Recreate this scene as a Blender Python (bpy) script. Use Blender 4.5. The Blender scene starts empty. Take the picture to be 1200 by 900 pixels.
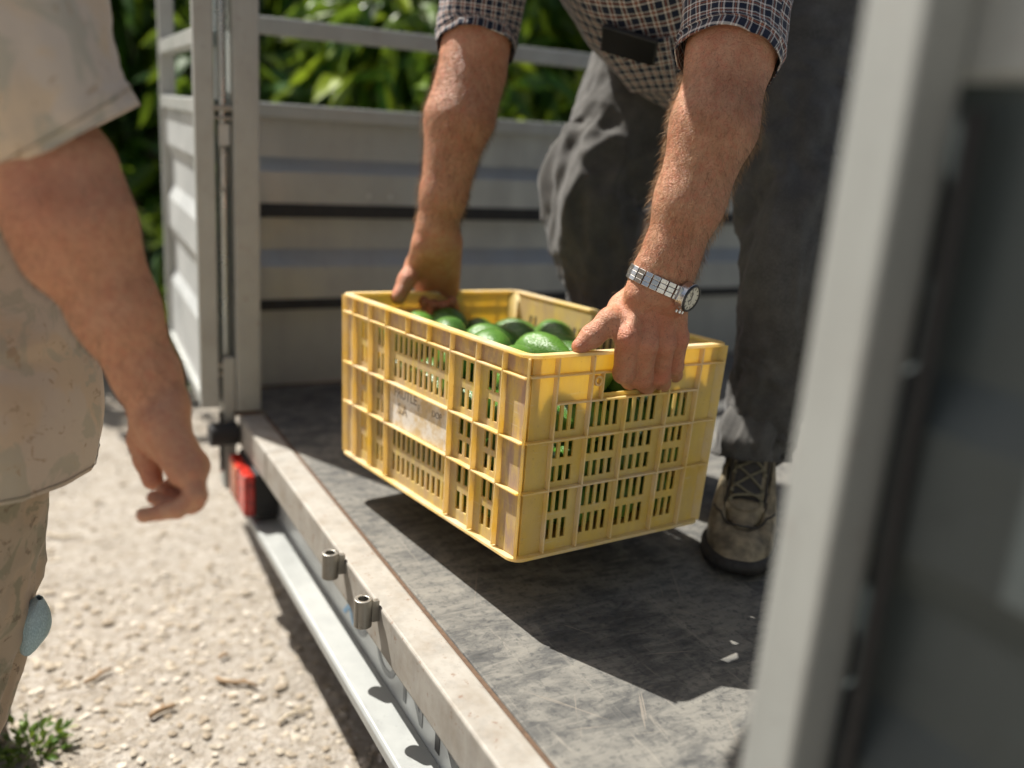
import bpy, bmesh, math, random
import numpy as np
from mathutils import Vector, Matrix, noise
from mathutils.bvhtree import BVHTree

random.seed(7); RNG = np.random.default_rng(11)
SC = bpy.context.scene
COL = SC.collection

# ---------------------------------------------------------------- camera, sky, sun, exposure
CAM_R = np.array([[0.47137655841863574, 0.8791574891247864, 0.069901713063447],
                  [-0.274388921833277, 0.07086841018641618, 0.9590038519280416],
                  [0.8381615952479422, -0.4712321909138332, 0.2746367828568739]])
CAM_C = np.array([1.809146503469354, -0.44462308610269863, 0.62])
FPX = 1080.868
cam_d = bpy.data.cameras.new('camera'); cam = bpy.data.objects.new('camera', cam_d); COL.objects.link(cam)
mw = np.eye(4); mw[:3, :3] = CAM_R.T; mw[:3, 3] = CAM_C
cam.matrix_world = Matrix(mw.tolist())
cam_d.sensor_width = 36; cam_d.lens = FPX * 36 / 1200; cam_d.clip_end = 500; cam_d.clip_start = .02
cam_d.dof.use_dof = True; cam_d.dof.focus_distance = 1.13; cam_d.dof.aperture_fstop = 1.75
SC.camera = cam

SUN = Vector((-.60, -.29, 1)).normalized()
world = bpy.data.worlds.new('World'); SC.world = world; world.use_nodes = True
wn = world.node_tree.nodes; wl = world.node_tree.links; wn.clear()
sky = wn.new('ShaderNodeTexSky'); sky.sky_type = 'NISHITA'; sky.sun_disc = False
sky.sun_elevation = math.asin(SUN.z); sky.sun_rotation = math.atan2(SUN.x, SUN.y)
sky.dust_density = 4.5; sky.air_density = 1.0; sky.ozone_density = .4
bg = wn.new('ShaderNodeBackground'); bg.inputs['Strength'].default_value = .052
wo = wn.new('ShaderNodeOutputWorld'); wl.new(sky.outputs[0], bg.inputs[0]); wl.new(bg.outputs[0], wo.inputs[0])
sun_d = bpy.data.lights.new('sun', 'SUN'); sun_d.energy = 5.0; sun_d.angle = math.radians(.53); sun_d.color = (1, .96, .90)
sun = bpy.data.objects.new('sun', sun_d); COL.objects.link(sun)
sun.rotation_euler = SUN.to_track_quat('Z', 'Y').to_euler()
SC.view_settings.view_transform = 'Standard'; SC.view_settings.look = 'None'
SC.view_settings.exposure = .86; SC.view_settings.gamma = 1
SC.cycles.sample_clamp_indirect = 6; SC.cycles.max_bounces = 7; SC.cycles.diffuse_bounces = 3

def at(u, v, t):
    """a point seen at photo pixel (u, v) that stands t metres in front of the camera"""
    return CAM_C + CAM_R.T @ np.array([(u - 600) / FPX, -(v - 450) / FPX, -1.]) * t
def V(p): return Vector((float(p[0]), float(p[1]), float(p[2])))

# ---------------------------------------------------------------- object helpers
def tag(o, label=None, cat=None, group=None, kind=None):
    if label: o['label'] = label
    if cat: o['category'] = cat
    if group: o['group'] = group
    if kind: o['kind'] = kind
    return o
def empty(name, loc=(0, 0, 0), mat=None):
    o = bpy.data.objects.new(name, None); COL.objects.link(o); o.empty_display_size = .05
    o.matrix_world = mat if mat is not None else Matrix.Translation(V(loc))
    return o
def link(o, parent=None, local=False):
    COL.objects.link(o)
    if parent is not None:
        o.parent = parent
        if not local:
            top = parent
            while top.parent is not None: top = top.parent
            # every part is modelled in world coordinates; parts of parts sit on identity parts
            o.matrix_parent_inverse = top.matrix_basis.inverted() if parent is top else Matrix.Identity(4)
    return o
def mesh_obj(name, verts, faces, mat, parent=None, local=False, smooth=False, uvs=None, bevel=0, bseg=2, solid=0, soff=-1, attr=None, sub=0, autosm=None):
    me = bpy.data.meshes.new(name)
    me.from_pydata([tuple(map(float, v)) for v in verts], [], [tuple(map(int, f)) for f in faces])
    if uvs is not None:
        ul = me.uv_layers.new(name='UVMap'); li = np.empty(len(me.loops), dtype=np.int64); me.loops.foreach_get('vertex_index', li)
        if len(uvs) == len(me.loops): arr = np.asarray(uvs, dtype=np.float32)
        else: arr = np.asarray(uvs, dtype=np.float32)[li]
        ul.data.foreach_set('uv', arr.ravel())
    if attr is not None:
        for an, av in attr.items():
            a = me.attributes.new(an, 'FLOAT', 'POINT'); a.data.foreach_set('value', np.asarray(av, dtype=np.float32))
    me.materials.append(mat)
    if smooth: me.shade_smooth()
    me.update()
    o = bpy.data.objects.new(name, me); link(o, parent, local)
    if solid:
        m = o.modifiers.new('thick', 'SOLIDIFY'); m.thickness = solid; m.offset = soff
    if bevel:
        m = o.modifiers.new('bevel', 'BEVEL'); m.width = bevel; m.segments = bseg; m.limit_method = 'ANGLE'; m.angle_limit = math.radians(40); m.harden_normals = False
    if sub:
        m = o.modifiers.new('sub', 'SUBSURF'); m.levels = sub; m.render_levels = sub
    return o
class MB:
    def __init__(s): s.v = []; s.f = []; s.uv = []
    def add(s, v, f):
        n = len(s.v); s.v += [tuple(p) for p in v]; s.f += [tuple(i + n for i in q) for q in f]; return s
    def box(s, a, b):
        x0, y0, z0 = [min(a[i], b[i]) for i in range(3)]; x1, y1, z1 = [max(a[i], b[i]) for i in range(3)]
        return s.add([(x0, y0, z0), (x1, y0, z0), (x1, y1, z0), (x0, y1, z0), (x0, y0, z1), (x1, y0, z1), (x1, y1, z1), (x0, y1, z1)],
                     [(0, 3, 2, 1), (4, 5, 6, 7), (0, 1, 5, 4), (1, 2, 6, 5), (2, 3, 7, 6), (3, 0, 4, 7)])
    def obox(s, c, ax, ay, az):
        """box from centre and three half-axis vectors"""
        c = np.array(c); ax, ay, az = map(np.array, (ax, ay, az)); vs = []
        for k in (-1, 1):
            for i, j in ((-1, -1), (1, -1), (1, 1), (-1, 1)): vs.append(c + i * ax + j * ay + k * az)
        return s.add(vs, [(0, 3, 2, 1), (4, 5, 6, 7), (0, 1, 5, 4), (1, 2, 6, 5), (2, 3, 7, 6), (3, 0, 4, 7)])
    def cyl(s, a, b, r0, r1=None, n=20, caps=True, hole=0):
        r1 = r0 if r1 is None else r1
        a = np.array(a, float); b = np.array(b, float); d = (b - a) / np.linalg.norm(b - a)
        h = np.array([0, 0, 1.]) if abs(d[2]) < .9 else np.array([1., 0, 0])
        e1 = np.cross(d, h); e1 /= np.linalg.norm(e1); e2 = np.cross(d, e1)
        vs = []; fs = []
        cs = [(math.cos(2 * math.pi * i / n), math.sin(2 * math.pi * i / n)) for i in range(n)]
        for c_, sn in cs: vs.append(a + r0 * (c_ * e1 + sn * e2))
        for c_, sn in cs: vs.append(b + r1 * (c_ * e1 + sn * e2))
        for i in range(n): j = (i + 1) % n; fs.append((i, n + i, n + j, j))
        if hole:
            for c_, sn in cs: vs.append(a + hole * (c_ * e1 + sn * e2))
            for c_, sn in cs: vs.append(b + hole * (c_ * e1 + sn * e2))
            for i in range(n):
                j = (i + 1) % n
                fs += [(2 * n + i, 2 * n + j, 3 * n + j, 3 * n + i), (i, j, 2 * n + j, 2 * n + i), (n + j, n + i, 3 * n + i, 3 * n + j)]
        elif caps:
            fs.append(tuple(range(n))); fs.append(tuple(range(2 * n - 1, n - 1, -1)))
        return s.add(vs, fs)
    def tube(s, pts, r, n=8):
        pts = [np.array(p, float) for p in pts]; m = len(pts); rr = r if hasattr(r, '__len__') else [r] * m
        vs = []; fs = []; up = np.array([.13, .31, .94])
        for i, p in enumerate(pts):
            d = pts[min(i + 1, m - 1)] - pts[max(i - 1, 0)]; d /= np.linalg.norm(d) + 1e-9
            e1 = np.cross(d, up); e1 /= np.linalg.norm(e1) + 1e-9; e2 = np.cross(d, e1)
            for k in range(n):
                a = 2 * math.pi * k / n; vs.append(p + rr[i] * (math.cos(a) * e1 + math.sin(a) * e2))
        for i in range(m - 1):
            for k in range(n):
                l = (k + 1) % n; fs.append((i * n + k, (i + 1) * n + k, (i + 1) * n + l, i * n + l))
        fs.append(tuple(range(n))); fs.append(tuple(range(m * n - 1, (m - 1) * n - 1, -1)))
        return s.add(vs, fs)
    def build(s, name, mat, parent=None, **k): return mesh_obj(name, s.v, s.f, mat, parent, **k)

# ---------------------------------------------------------------- material helpers
class NT:
    def __init__(s, name):
        s.m = bpy.data.materials.new(name); s.m.use_nodes = True; s.t = s.m.node_tree; s.n = s.t.nodes; s.l = s.t.links
        s.p = s.n['Principled BSDF']; s.out = s.n['Material Output']
        s.tc = s.n.new('ShaderNodeTexCoord')
    def set(s, **k):
        for a, b in k.items(): s.p.inputs[a.replace('_', ' ')].default_value = b
        return s
    def noise(s, scale, detail=4, rough=.55, co='Object', dist=0, mapscale=None):
        n = s.n.new('ShaderNodeTexNoise'); n.inputs['Scale'].default_value = scale; n.inputs['Detail'].default_value = detail
        n.inputs['Roughness'].default_value = rough; n.inputs['Distortion'].default_value = dist
        src = s.tc.outputs[co]
        if mapscale:
            mp = s.n.new('ShaderNodeMapping'); s.l.new(src, mp.inputs[0]); mp.inputs['Scale'].default_value = mapscale; src = mp.outputs[0]
        s.l.new(src, n.inputs['Vector']); return n.outputs['Fac']
    def voro(s, scale, feature='F1', co='Object', out='Distance'):
        n = s.n.new('ShaderNodeTexVoronoi'); n.feature = feature; n.inputs['Scale'].default_value = scale
        s.l.new(s.tc.outputs[co], n.inputs['Vector']); return n.outputs[out]
    def ramp(s, fac, stops, mode='LINEAR'):
        r = s.n.new('ShaderNodeValToRGB'); r.color_ramp.interpolation = mode
        el = r.color_ramp.elements
        while len(el) < len(stops): el.new(.5)
        for e, (p, c) in zip(el, stops):
            e.position = p; e.color = c if hasattr(c, '__len__') and len(c) == 4 else ((*c, 1) if hasattr(c, '__len__') else (c, c, c, 1))
        s.l.new(fac, r.inputs[0]); return r.outputs[0]
    def mix(s, fac, a, b, mode='MIX'):
        n = s.n.new('ShaderNodeMix'); n.data_type = 'RGBA'; n.blend_type = mode
        for i, x in ((0, fac), (6, a), (7, b)):
            if hasattr(x, 'is_linked'): s.l.new(x, n.inputs[i])
            else: n.inputs[i].default_value = x if i == 0 else ((*x, 1) if len(x) == 3 else x)
        return n.outputs[2]
    def math(s, op, a, b=0., clamp=False):
        n = s.n.new('ShaderNodeMath'); n.operation = op; n.use_clamp = clamp
        for i, x in ((0, a), (1, b)):
            if hasattr(x, 'is_linked'): s.l.new(x, n.inputs[i])
            else: n.inputs[i].default_value = x
        return n.outputs[0]
    def attr(s, name):
        n = s.n.new('ShaderNodeAttribute'); n.attribute_name = name; return n.outputs['Fac']
    def sep(s, co='Object'):
        n = s.n.new('ShaderNodeSeparateXYZ'); s.l.new(s.tc.outputs[co], n.inputs[0]); return n.outputs
    def base(s, c):
        s.l.new(c, s.p.inputs['Base Color']); return s
    def rough(s, c):
        s.l.new(c, s.p.inputs['Roughness']); return s
    def bump(s, h, strength=.3, dist=.001, prev=None):
        b = s.n.new('ShaderNodeBump'); b.inputs['Strength'].default_value = strength; b.inputs['Distance'].default_value = dist
        s.l.new(h, b.inputs['Height'])
        if prev is not None: s.l.new(prev, b.inputs['Normal'])
        s.l.new(b.outputs[0], s.p.inputs['Normal']); return b.outputs[0]

def m_metal(name, col, dirt=(.30, .26, .20), amount=.35, rough=.45, metallic=.3, scale=9, rust=0.):
    t = NT(name); t.set(Metallic=metallic, Roughness=rough)
    n1 = t.noise(scale, 6, .6); n2 = t.noise(scale * 9, 3, .6); n3 = t.noise(scale * 1.7, 5, .6, mapscale=(1, 1, .12))
    f = t.math('MULTIPLY', t.ramp(n1, [(.42, 0), (.75, 1)]), amount)
    c = t.mix(f, col, dirt)
    c = t.mix(t.math('MULTIPLY', t.ramp(n3, [(.5, 0), (.72, 1)]), amount * .8), c, tuple(x * .62 for x in col))
    c = t.mix(t.math('MULTIPLY', t.ramp(n2, [(.62, 0), (.7, 1)]), .25), c, tuple(x * .5 for x in col))
    if rust:
        r = t.math('MULTIPLY', t.ramp(t.noise(scale * 3.3, 8, .7), [(.60, 0), (.68, 1)]), rust)
        c = t.mix(r, c, (.16, .07, .03))
    t.base(c); t.rough(t.ramp(n1, [(.3, rough - .1), (.7, rough + .2)]))
    t.bump(n2, .15, .0006); return t.m
M = {}
M['alu'] = m_metal('aluminium', (.36, .372, .355), dirt=(.29, .28, .25), rough=.40, metallic=.3, amount=.3)
M['alu_frame'] = m_metal('aluminium_frame', (.37, .385, .362), dirt=(.29, .28, .25), rough=.45, metallic=.2, amount=.45, scale=12, rust=.25)
M['alu_pale'] = m_metal('aluminium_pale', (.50, .52, .51), dirt=(.36, .34, .30), rough=.4, metallic=.2, amount=.2)
M['galv'] = m_metal('galvanised_tube', (.50, .55, .56), rough=.25, metallic=.85, amount=.2, scale=14)
M['sill'] = m_metal('dusty_sill', (.33, .31, .27), dirt=(.21, .175, .13), rough=.6, metallic=.05, amount=.8, scale=20, rust=.75)
M['steel'] = m_metal('hinge_steel', (.30, .29, .26), rough=.35, metallic=.8, amount=.4, scale=60, rust=.3)
def m_plain(name, col, rough=.5, metallic=0., var=.25, scale=40, spec=.5):
    t = NT(name); n = t.noise(scale, 5, .6)
    t.base(t.mix(t.ramp(n, [(.35, 0), (.7, 1)]), tuple(x * (1 - var) for x in col), tuple(min(1, x * (1 + var)) for x in col)))
    t.set(Roughness=rough, Metallic=metallic, Specular_IOR_Level=spec); t.bump(n, .1, .0005); return t.m
M['rubber'] = m_plain('black_rubber', (.018, .018, .018), .7)
M['seam'] = m_plain('rusty_seam', (.10, .058, .032), .85, scale=120)
M['red_lens'] = m_plain('red_lens', (.42, .025, .015), .22, var=.5, scale=60)
M['orange_lens'] = m_plain('orange_lens', (.50, .10, .02), .25, scale=50)
M['blue'] = m_plain('blue_sticker', (.08, .30, .55), .4)
M['letter'] = m_plain('grey_letter', (.20, .21, .21), .5)
M['black_letter'] = m_plain('black_letter', (.02, .02, .022), .5)

# skin ------------------------------------------------------------
def m_skin(name, tan, pale, red, freckle):
    t = NT(name)
    n1 = t.noise(28, 4, .6); n2 = t.noise(120, 5, .65); n3 = t.noise(420, 3, .6)
    c = t.mix(t.ramp(n1, [(.35, 0), (.68, 1)]), tan, pale)
    c = t.mix(t.math('MULTIPLY', t.ramp(n2, [(.45, 0), (.66, 1)]), .6), c, red)
    c = t.mix(t.math('MULTIPLY', t.attr('blush'), .75, True), c, red)
    c = t.mix(t.math('MULTIPLY', t.ramp(n3, [(.55, 0), (.68, 1)]), .6), c, freckle)
    t.base(c); t.set(Roughness=.48, Specular_IOR_Level=.42, Subsurface_Weight=.12, Subsurface_Scale=.006)
    t.p.inputs['Subsurface Radius'].default_value = (1, .35, .2)
    v = t.voro(330, 'DISTANCE_TO_EDGE'); w = t.noise(70, 4, .6, dist=1.4); fine = t.noise(900, 3, .6)
    b = t.bump(t.ramp(v, [(0, 0), (.14, 1)]), .55, .0008)
    b = t.bump(w, .7, .0040, b); b = t.bump(t.noise(210, 4, .65, dist=1.8), .55, .0016, b); t.bump(fine, .3, .0005, b)
    return t.m
M['skin_a'] = m_skin('sunburnt_skin', (.45, .205, .108), (.57, .305, .18), (.52, .17, .095), (.24, .09, .045))
M['skin_b'] = m_skin('tanned_skin', (.60, .285, .15), (.68, .35, .20), (.58, .21, .115), (.38, .155, .08))
M['hair_arm'] = m_plain('arm_hair', (.40, .26, .14), .6, scale=10, spec=.2)
M['hair_dark'] = m_plain('dark_arm_hair', (.07, .038, .02), .6, scale=10, spec=.2)
M['hair_head'] = m_plain('grey_hair', (.16, .15, .14), .6, scale=90)
# fabrics ---------------------------------------------------------
def m_fabric(name, c1, c2, scale=25, weave=900, rough=.9, sheen=.15):
    t = NT(name); n = t.noise(scale, 5, .6); w = t.noise(weave, 2, .5, mapscale=(1, 1, .35)); d = t.noise(scale * .35, 3, .5)
    c = t.mix(t.ramp(n, [(.35, 0), (.7, 1)]), c1, c2)
    c = t.mix(t.math('MULTIPLY', t.ramp(w, [(.45, 0), (.65, 1)]), .35), c, tuple(min(1, x * 1.7) for x in c2))
    t.base(c); t.set(Roughness=rough, Sheen_Weight=sheen, Specular_IOR_Level=.2)
    b = t.bump(w, .4, .0005); t.bump(d, .4, .004, b); return t.m
M['trouser'] = m_fabric('charcoal_twill', (.055, .053, .049), (.092, .088, .080))
def m_plaid():
    t = NT('plaid_cotton'); mp = t.sep('UV')
    p = .0172
    dk = (.007, .012, .030)
    def st(x, ph):
        f = t.math('FRACT', t.math('ADD', t.math('MULTIPLY', x, 1 / p), ph))
        return t.ramp(f, [(0, dk), (.50, (.78, .74, .68)), (.61, dk), (.68, (.34, .12, .06)), (.80, dk), (.86, (.78, .74, .68)), (.95, dk)], 'CONSTANT')
    a = st(mp[0], .1); b = st(mp[1], .35)
    c = t.mix(.5, a, b)
    w = t.noise(1500, 2, .5); c = t.mix(t.math('MULTIPLY', w, .15), c, (.03, .04, .06))
    t.base(c); t.set(Roughness=.85, Sheen_Weight=.15, Specular_IOR_Level=.2); t.bump(t.noise(60, 3, .5), .35, .003); return t.m
M['plaid'] = m_plaid()
def m_camo(name, base, tan, green, brown):
    t = NT(name)
    a = t.noise(11, 3, .55, dist=.6); b = t.noise(17, 4, .6, dist=.8); c_ = t.noise(150, 5, .7); s = t.noise(45, 6, .7, dist=1.0)
    c = t.mix(t.ramp(a, [(.50, 0), (.56, 1)]), base, tan)
    c = t.mix(t.math('MULTIPLY', t.ramp(b, [(.55, 0), (.60, 1)]), .75), c, green)
    c = t.mix(t.math('MULTIPLY', t.ramp(s, [(.60, 0), (.64, 1)]), .7), c, brown)
    c = t.mix(t.math('MULTIPLY', c_, .3), c, base)
    t.base(c); t.set(Roughness=.9, Sheen_Weight=.2, Specular_IOR_Level=.2)
    b1 = t.bump(t.noise(700, 2, .5), .25, .0006); t.bump(t.noise(14, 3, .5), .5, .008, b1); return t.m
M['camo_shirt'] = m_camo('faded_camo_shirt', (.62, .51, .39), (.64, .49, .33), (.44, .40, .29), (.38, .24, .13))
M['camo_trouser'] = m_camo('camo_trousers', (.44, .35, .25), (.50, .38, .26), (.25, .245, .16), (.14, .095, .055))
M['boot'] = m_plain('worn_brown_leather', (.20, .165, .105), .6, var=.5, scale=45)
M['boot_dark'] = m_plain('dark_leather', (.035, .03, .025), .6, var=.4, scale=70)
M['lace'] = m_plain('olive_laces', (.19, .17, .11), .8, scale=200)
M['sole'] = m_plain('rubber_sole', (.028, .025, .022), .75, var=.4, scale=60)
M['watch_steel'] = m_plain('watch_steel', (.72, .71, .68), .25, metallic=1., var=.1, scale=300)
M['watch_dark'] = m_plain('watch_bezel', (.03, .03, .03), .3)
M['watch_dial'] = m_plain('watch_dial', (.66, .62, .50), .35, var=.1)
M['phone'] = m_plain('phone_glass', (.005, .005, .006), .38, spec=.25)

# ================================================================ the ground
GZ = -.42
def gh(x, y):
    n = noise.noise(Vector((x * 2.1, y * 2.1, 3))) * .012 + noise.noise(Vector((x * 9, y * 9, 7))) * .006 + noise.noise(Vector((x * 34, y * 34, 1))) * .0032
    return GZ + n
def make_ground():
    t = NT('dry_gravelly_dirt')
    n1 = t.noise(1.6, 5, .6); n2 = t.noise(30, 7, .7); n3 = t.noise(160, 5, .7); v = t.voro(75, out='Color')
    c = t.mix(t.ramp(n1, [(.35, 0), (.7, 1)]), (.265, .225, .172), (.315, .275, .218))
    c = t.mix(t.ramp(n2, [(.40, 0), (.66, 1)]), c, (.355, .315, .256))
    c = t.mix(t.math('MULTIPLY', t.ramp(n3, [(.50, 0), (.66, 1)]), .65), c, (.21, .17, .125))
    bw = t.n.new('ShaderNodeRGBToBW'); t.l.new(v, bw.inputs[0]); c = t.mix(.14, c, bw.outputs[0])
    t.base(c); t.set(Roughness=.95, Specular_IOR_Level=.15)
    b = t.bump(n3, .6, .004); b = t.bump(n2, .8, .012, b); t.bump(t.voro(110), .5, .004, b)
    def axis(lo, hi, step, far):
        a = list(np.arange(lo, hi + 1e-6, step)); s = step; x = hi
        while x < far: s *= 1.35; x += s; a.append(x)
        s = step; x = lo; pre = []
        while x > -far: s *= 1.35; x -= s; pre.append(x)
        return np.array(pre[::-1] + a)
    xs = axis(-2.6, 1.2, .014, 150); ys = axis(-1.1, .25, .014, 150)
    nx, ny = len(xs), len(ys)
    vs = [(x, y, gh(x, y)) for x in xs for y in ys]
    i, j = np.meshgrid(np.arange(nx - 1), np.arange(ny - 1), indexing='ij')
    q = (i * ny + j).ravel(); fs = np.stack([q, q + ny, q + ny + 1, q + 1], 1)
    g = mesh_obj('ground', vs, fs, t.m, smooth=True); tag(g, kind='structure'); return g
make_ground()
def make_pebbles():
    t = NT('pebbles'); a = t.attr('tone')
    t.base(t.ramp(a, [(0, (.20, .155, .105)), (.35, (.30, .25, .185)), (.7, (.40, .35, .275)), (1, (.55, .50, .43))])); t.set(Roughness=.9, Specular_IOR_Level=.2)
    t.bump(t.noise(300, 4, .6), .4, .001)
    bm = bmesh.new(); bmesh.ops.create_icosphere(bm, subdivisions=1, radius=1)
    bv = np.array([v.co[:] for v in bm.verts]); bf = np.array([[v.index for v in f.verts] for f in bm.faces]); bm.free()
    VV = []; FF = []; TT = []; n = 0
    N = 11000
    for k in range(N):
        x = RNG.uniform(-1.6, 1.1); y = RNG.uniform(-.85, .18)
        if k % 3 == 0: x = RNG.uniform(-.2, .9); y = RNG.uniform(-.55, .15)
        r = .0016 + .0095 * RNG.random() ** 5
        if k < 60: r = RNG.uniform(.008, .016)
        sc = np.array([1, RNG.uniform(.6, 1), RNG.uniform(.25, .55)]) * r
        an = RNG.uniform(0, 6.28); R_ = np.array([[math.cos(an), -math.sin(an), 0], [math.sin(an), math.cos(an), 0], [0, 0, 1]])
        p = (bv * RNG.uniform(.72, 1.25, (len(bv), 1)) * sc) @ R_.T + np.array([x, y, gh(x, y) + sc[2] * .35])
        VV.append(p); FF.append(bf + n); n += len(bv); TT.append(np.full(len(bv), RNG.random() * .75 + (.25 if r < .006 else .2)))
    o = mesh_obj('pebbles', np.concatenate(VV), np.concatenate(FF), t.m, attr={'tone': np.clip(np.concatenate(TT), 0, 1)})
    tag(o, 'loose pale pebbles and grit lying on the dirt', 'gravel', kind='stuff')
make_pebbles()
M['twig'] = m_plain('dry_twig', (.30, .20, .11), .9, scale=200)
M['twig_pale'] = m_plain('bleached_twig', (.50, .42, .30), .9, scale=200)
def onground(u, v):
    d = at(u, v, 1) - CAM_C; t = (GZ - CAM_C[2]) / d[2]; return CAM_C + d * t
def twig(u0, v0, u1, v1, r, mat, label):
    a, b = onground(u0, v0), onground(u1, v1); m = MB(); n = 7; pts = []
    for i in range(n):
        f = i / (n - 1); p = a * (1 - f) + b * f; d = b - a; side = np.array([-d[1], d[0], 0])
        p = p + side * .07 * math.sin(f * 5 + u0); p[2] = gh(p[0], p[1]) + r * 1.1 + .004; pts.append(p)
    m.tube(pts, [r * (1 - .45 * abs(i / (n - 1) - .3)) for i in range(n)], 7)
    mid = pts[3]; d = b - a; m.tube([mid, mid + d * .18 + np.array([-d[1], d[0], 0]) * .16 + np.array([0, 0, r])], [r * .6, r * .3], 6)
    o = m.build('twig', mat, smooth=True); tag(o, label, 'twig', 'twigs on the dirt')
twig(326, 850, 364, 832, .0032, M['twig_pale'], 'bleached straight twig lying on dirt beside the trailer lip')
twig(98, 806, 132, 790, .004, M['twig'], 'brown twig on dirt right of the trouser shadow')
twig(176, 846, 204, 832, .0055, M['twig'], 'short brown stick on pale dirt near bottom of photo')
twig(255, 800, 300, 812, .004, M['twig'], 'grey forked stick lying on dirt below the hand')
twig(52, 628, 96, 630, .003, M['twig_pale'], 'thin pale straw on dirt beside the camouflage shirt hem')
twig(60, 720, 0, 690, .002, M['twig_pale'], 'thin straw on dirt hidden partly behind the trouser leg')
twig(256, 777, 268, 772, .004, M['twig'], 'tiny dark brown chip of wood on the dirt')

# leaves ----------------------------------------------------------
def m_leaf(name, c0, c1, c2):
    t = NT(name); a = t.attr('tone')
    col = t.ramp(a, [(0, c0), (.6, c1), (1, c2)])
    t.base(col); t.set(Roughness=.28, Specular_IOR_Level=.5)
    tr = t.n.new('ShaderNodeBsdfTranslucent'); mx = t.n.new('ShaderNodeMixShader'); mx.inputs[0].default_value = .32
    t.l.new(t.mix(.5, col, (.32, .42, .03)), tr.inputs[0]); t.l.new(t.p.outputs[0], mx.inputs[1]); t.l.new(tr.outputs[0], mx.inputs[2]); t.l.new(mx.outputs[0], t.out.inputs[0])
    return t.m
M['leaf'] = m_leaf('avocado_leaf', (.010, .034, .006), (.040, .125, .012), (.26, .34, .02))
M['weed'] = m_leaf('weed_leaf', (.05, .10, .02), (.09, .17, .03), (.18, .26, .06))
M['bark'] = m_plain('bark', (.11, .085, .06), .95, var=.5, scale=25)
def leaf_mesh(pos, dirs, size, width, tone):
    n = len(pos); d = dirs / np.linalg.norm(dirs, axis=1, keepdims=True)
    r = RNG.normal(size=(n, 3)); s = np.cross(d, r); s /= np.linalg.norm(s, axis=1, keepdims=True); up = np.cross(s, d)
    L = size[:, None]; W = (size * width)[:, None]
    droop = -np.array([[0, 0, 1.]]) * L
    P = [pos, pos + d * L * .45 + s * W + up * W * .35 + droop * .06, pos + d * L * .42 + droop * .03, pos + d * L * .45 - s * W + up * W * .35 + droop * .06,
         pos + d * L * .78 + s * W * .62 + up * W * .2 + droop * .16, pos + d * L * .78 + droop * .13, pos + d * L * .78 - s * W * .62 + up * W * .2 + droop * .16, pos + d * L + droop * .28]
    vs = np.stack(P, 1).reshape(-1, 3); b = np.arange(n)[:, None] * 8
    quad = np.concatenate([b + np.array([[1, 2, 5, 4]]), b + np.array([[2, 3, 6, 5]])])
    tri = np.concatenate([b + np.array([[0, 2, 1]]), b + np.array([[0, 3, 2]]), b + np.array([[4, 5, 7]]), b + np.array([[5, 6, 7]])])
    return vs, [tuple(q) for q in quad] + [tuple(q) for q in tri], np.repeat(tone, 8)
def tree(base, rad, ztop, nleaf, label, seed, tone=0., lsize=.17):
    rng = np.random.default_rng(seed); base = np.array(base, float)
    root = empty('avocado_tree', base); tag(root, label, 'tree', 'avocado trees behind the trailer')
    h = ztop - base[2]; m = MB(); tr = []
    for i in range(7):
        f = i / 6; tr.append(base + np.array([.10 * math.sin(3 * f + seed), .08 * math.cos(2 * f + seed), f * h * .75 - .05]))
    m.tube(tr, [.085 * (1 - .7 * i / 6) for i in range(7)], 9)
    nb = 26; cl = []
    for k in range(nb):
        f = .08 + .9 * k / nb; p0 = tr[0] * (1 - f * .9) + tr[6] * f * .9; an = k * 2.4 + rng.normal() * .3
        R_ = rad * (1.05 - .5 * abs(f - .35)); e = np.array([math.cos(an) * R_, math.sin(an) * R_, h * (.02 + f * .28) - .12 * h * (1 - f)])
        mid = p0 + e * .5 + np.array([0, 0, .12]); end = p0 + e; end[2] = max(end[2], base[2] + .12)
        m.tube([p0, mid, end], [.030 * (1 - .5 * f), .018, .007], 6)
        for g in (.45, .7, .9, 1.0): cl.append(p0 + (end - p0) * g + rng.normal(size=3) * .08)
    m.build('trunk', M['bark'], root, smooth=True)
    cl = np.array(cl); idx = rng.integers(0, len(cl), nleaf)
    off = rng.normal(size=(nleaf, 3)); off /= np.linalg.norm(off, axis=1, keepdims=True); rr = .30 * rng.random(nleaf)[:, None] ** .45
    pos = cl[idx] + off * rr * np.array([1, 1, .8]); pos[:, 2] = np.maximum(pos[:, 2], base[2] + .06)
    dr = off + rng.normal(size=(nleaf, 3)) * .5 + np.array([0, 0, -.55])
    ct = rng.random(len(cl)); tn = np.clip(.15 + .45 * ct[idx] + rng.normal(size=nleaf) * .16 + tone, 0, 1)
    vs, fs, tv = leaf_mesh(pos, dr, lsize * rng.uniform(.6, 1.25, nleaf), np.full(nleaf, .19), tn)
    mesh_obj('crown', vs, fs, M['leaf'], root, attr={'tone': tv}, smooth=False)
def gp(u, t, z=GZ):
    p = at(u, 110, t); p[2] = z; return p
tree(gp(60, 4.3), 1.0, 2.3, 5200, 'leafy avocado tree seen between the near shirt sleeve and the open far gate', 1, .02)
tree(gp(250, 5.3), 1.1, 2.6, 5200, 'avocado tree standing behind the open far gate posts', 2, -.05)
tree(gp(400, 4.3), .95, 2.2, 6000, 'dark leafy avocado tree just right of the trailer corner post', 3, -.10)
tree(gp(500, 3.7), .62, 1.35, 3600, 'small yellow-green sunlit avocado tree behind the man\'s far forearm', 4, .30)
tree(gp(640, 4.2), .95, 2.2, 5200, 'dark avocado tree with long hanging leaves between the man\'s arms', 5, -.12, .21)
tree(gp(820, 5.0), 1.1, 2.4, 4200, 'avocado tree behind the bending man, mostly hidden by him', 6, -.08)
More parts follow.
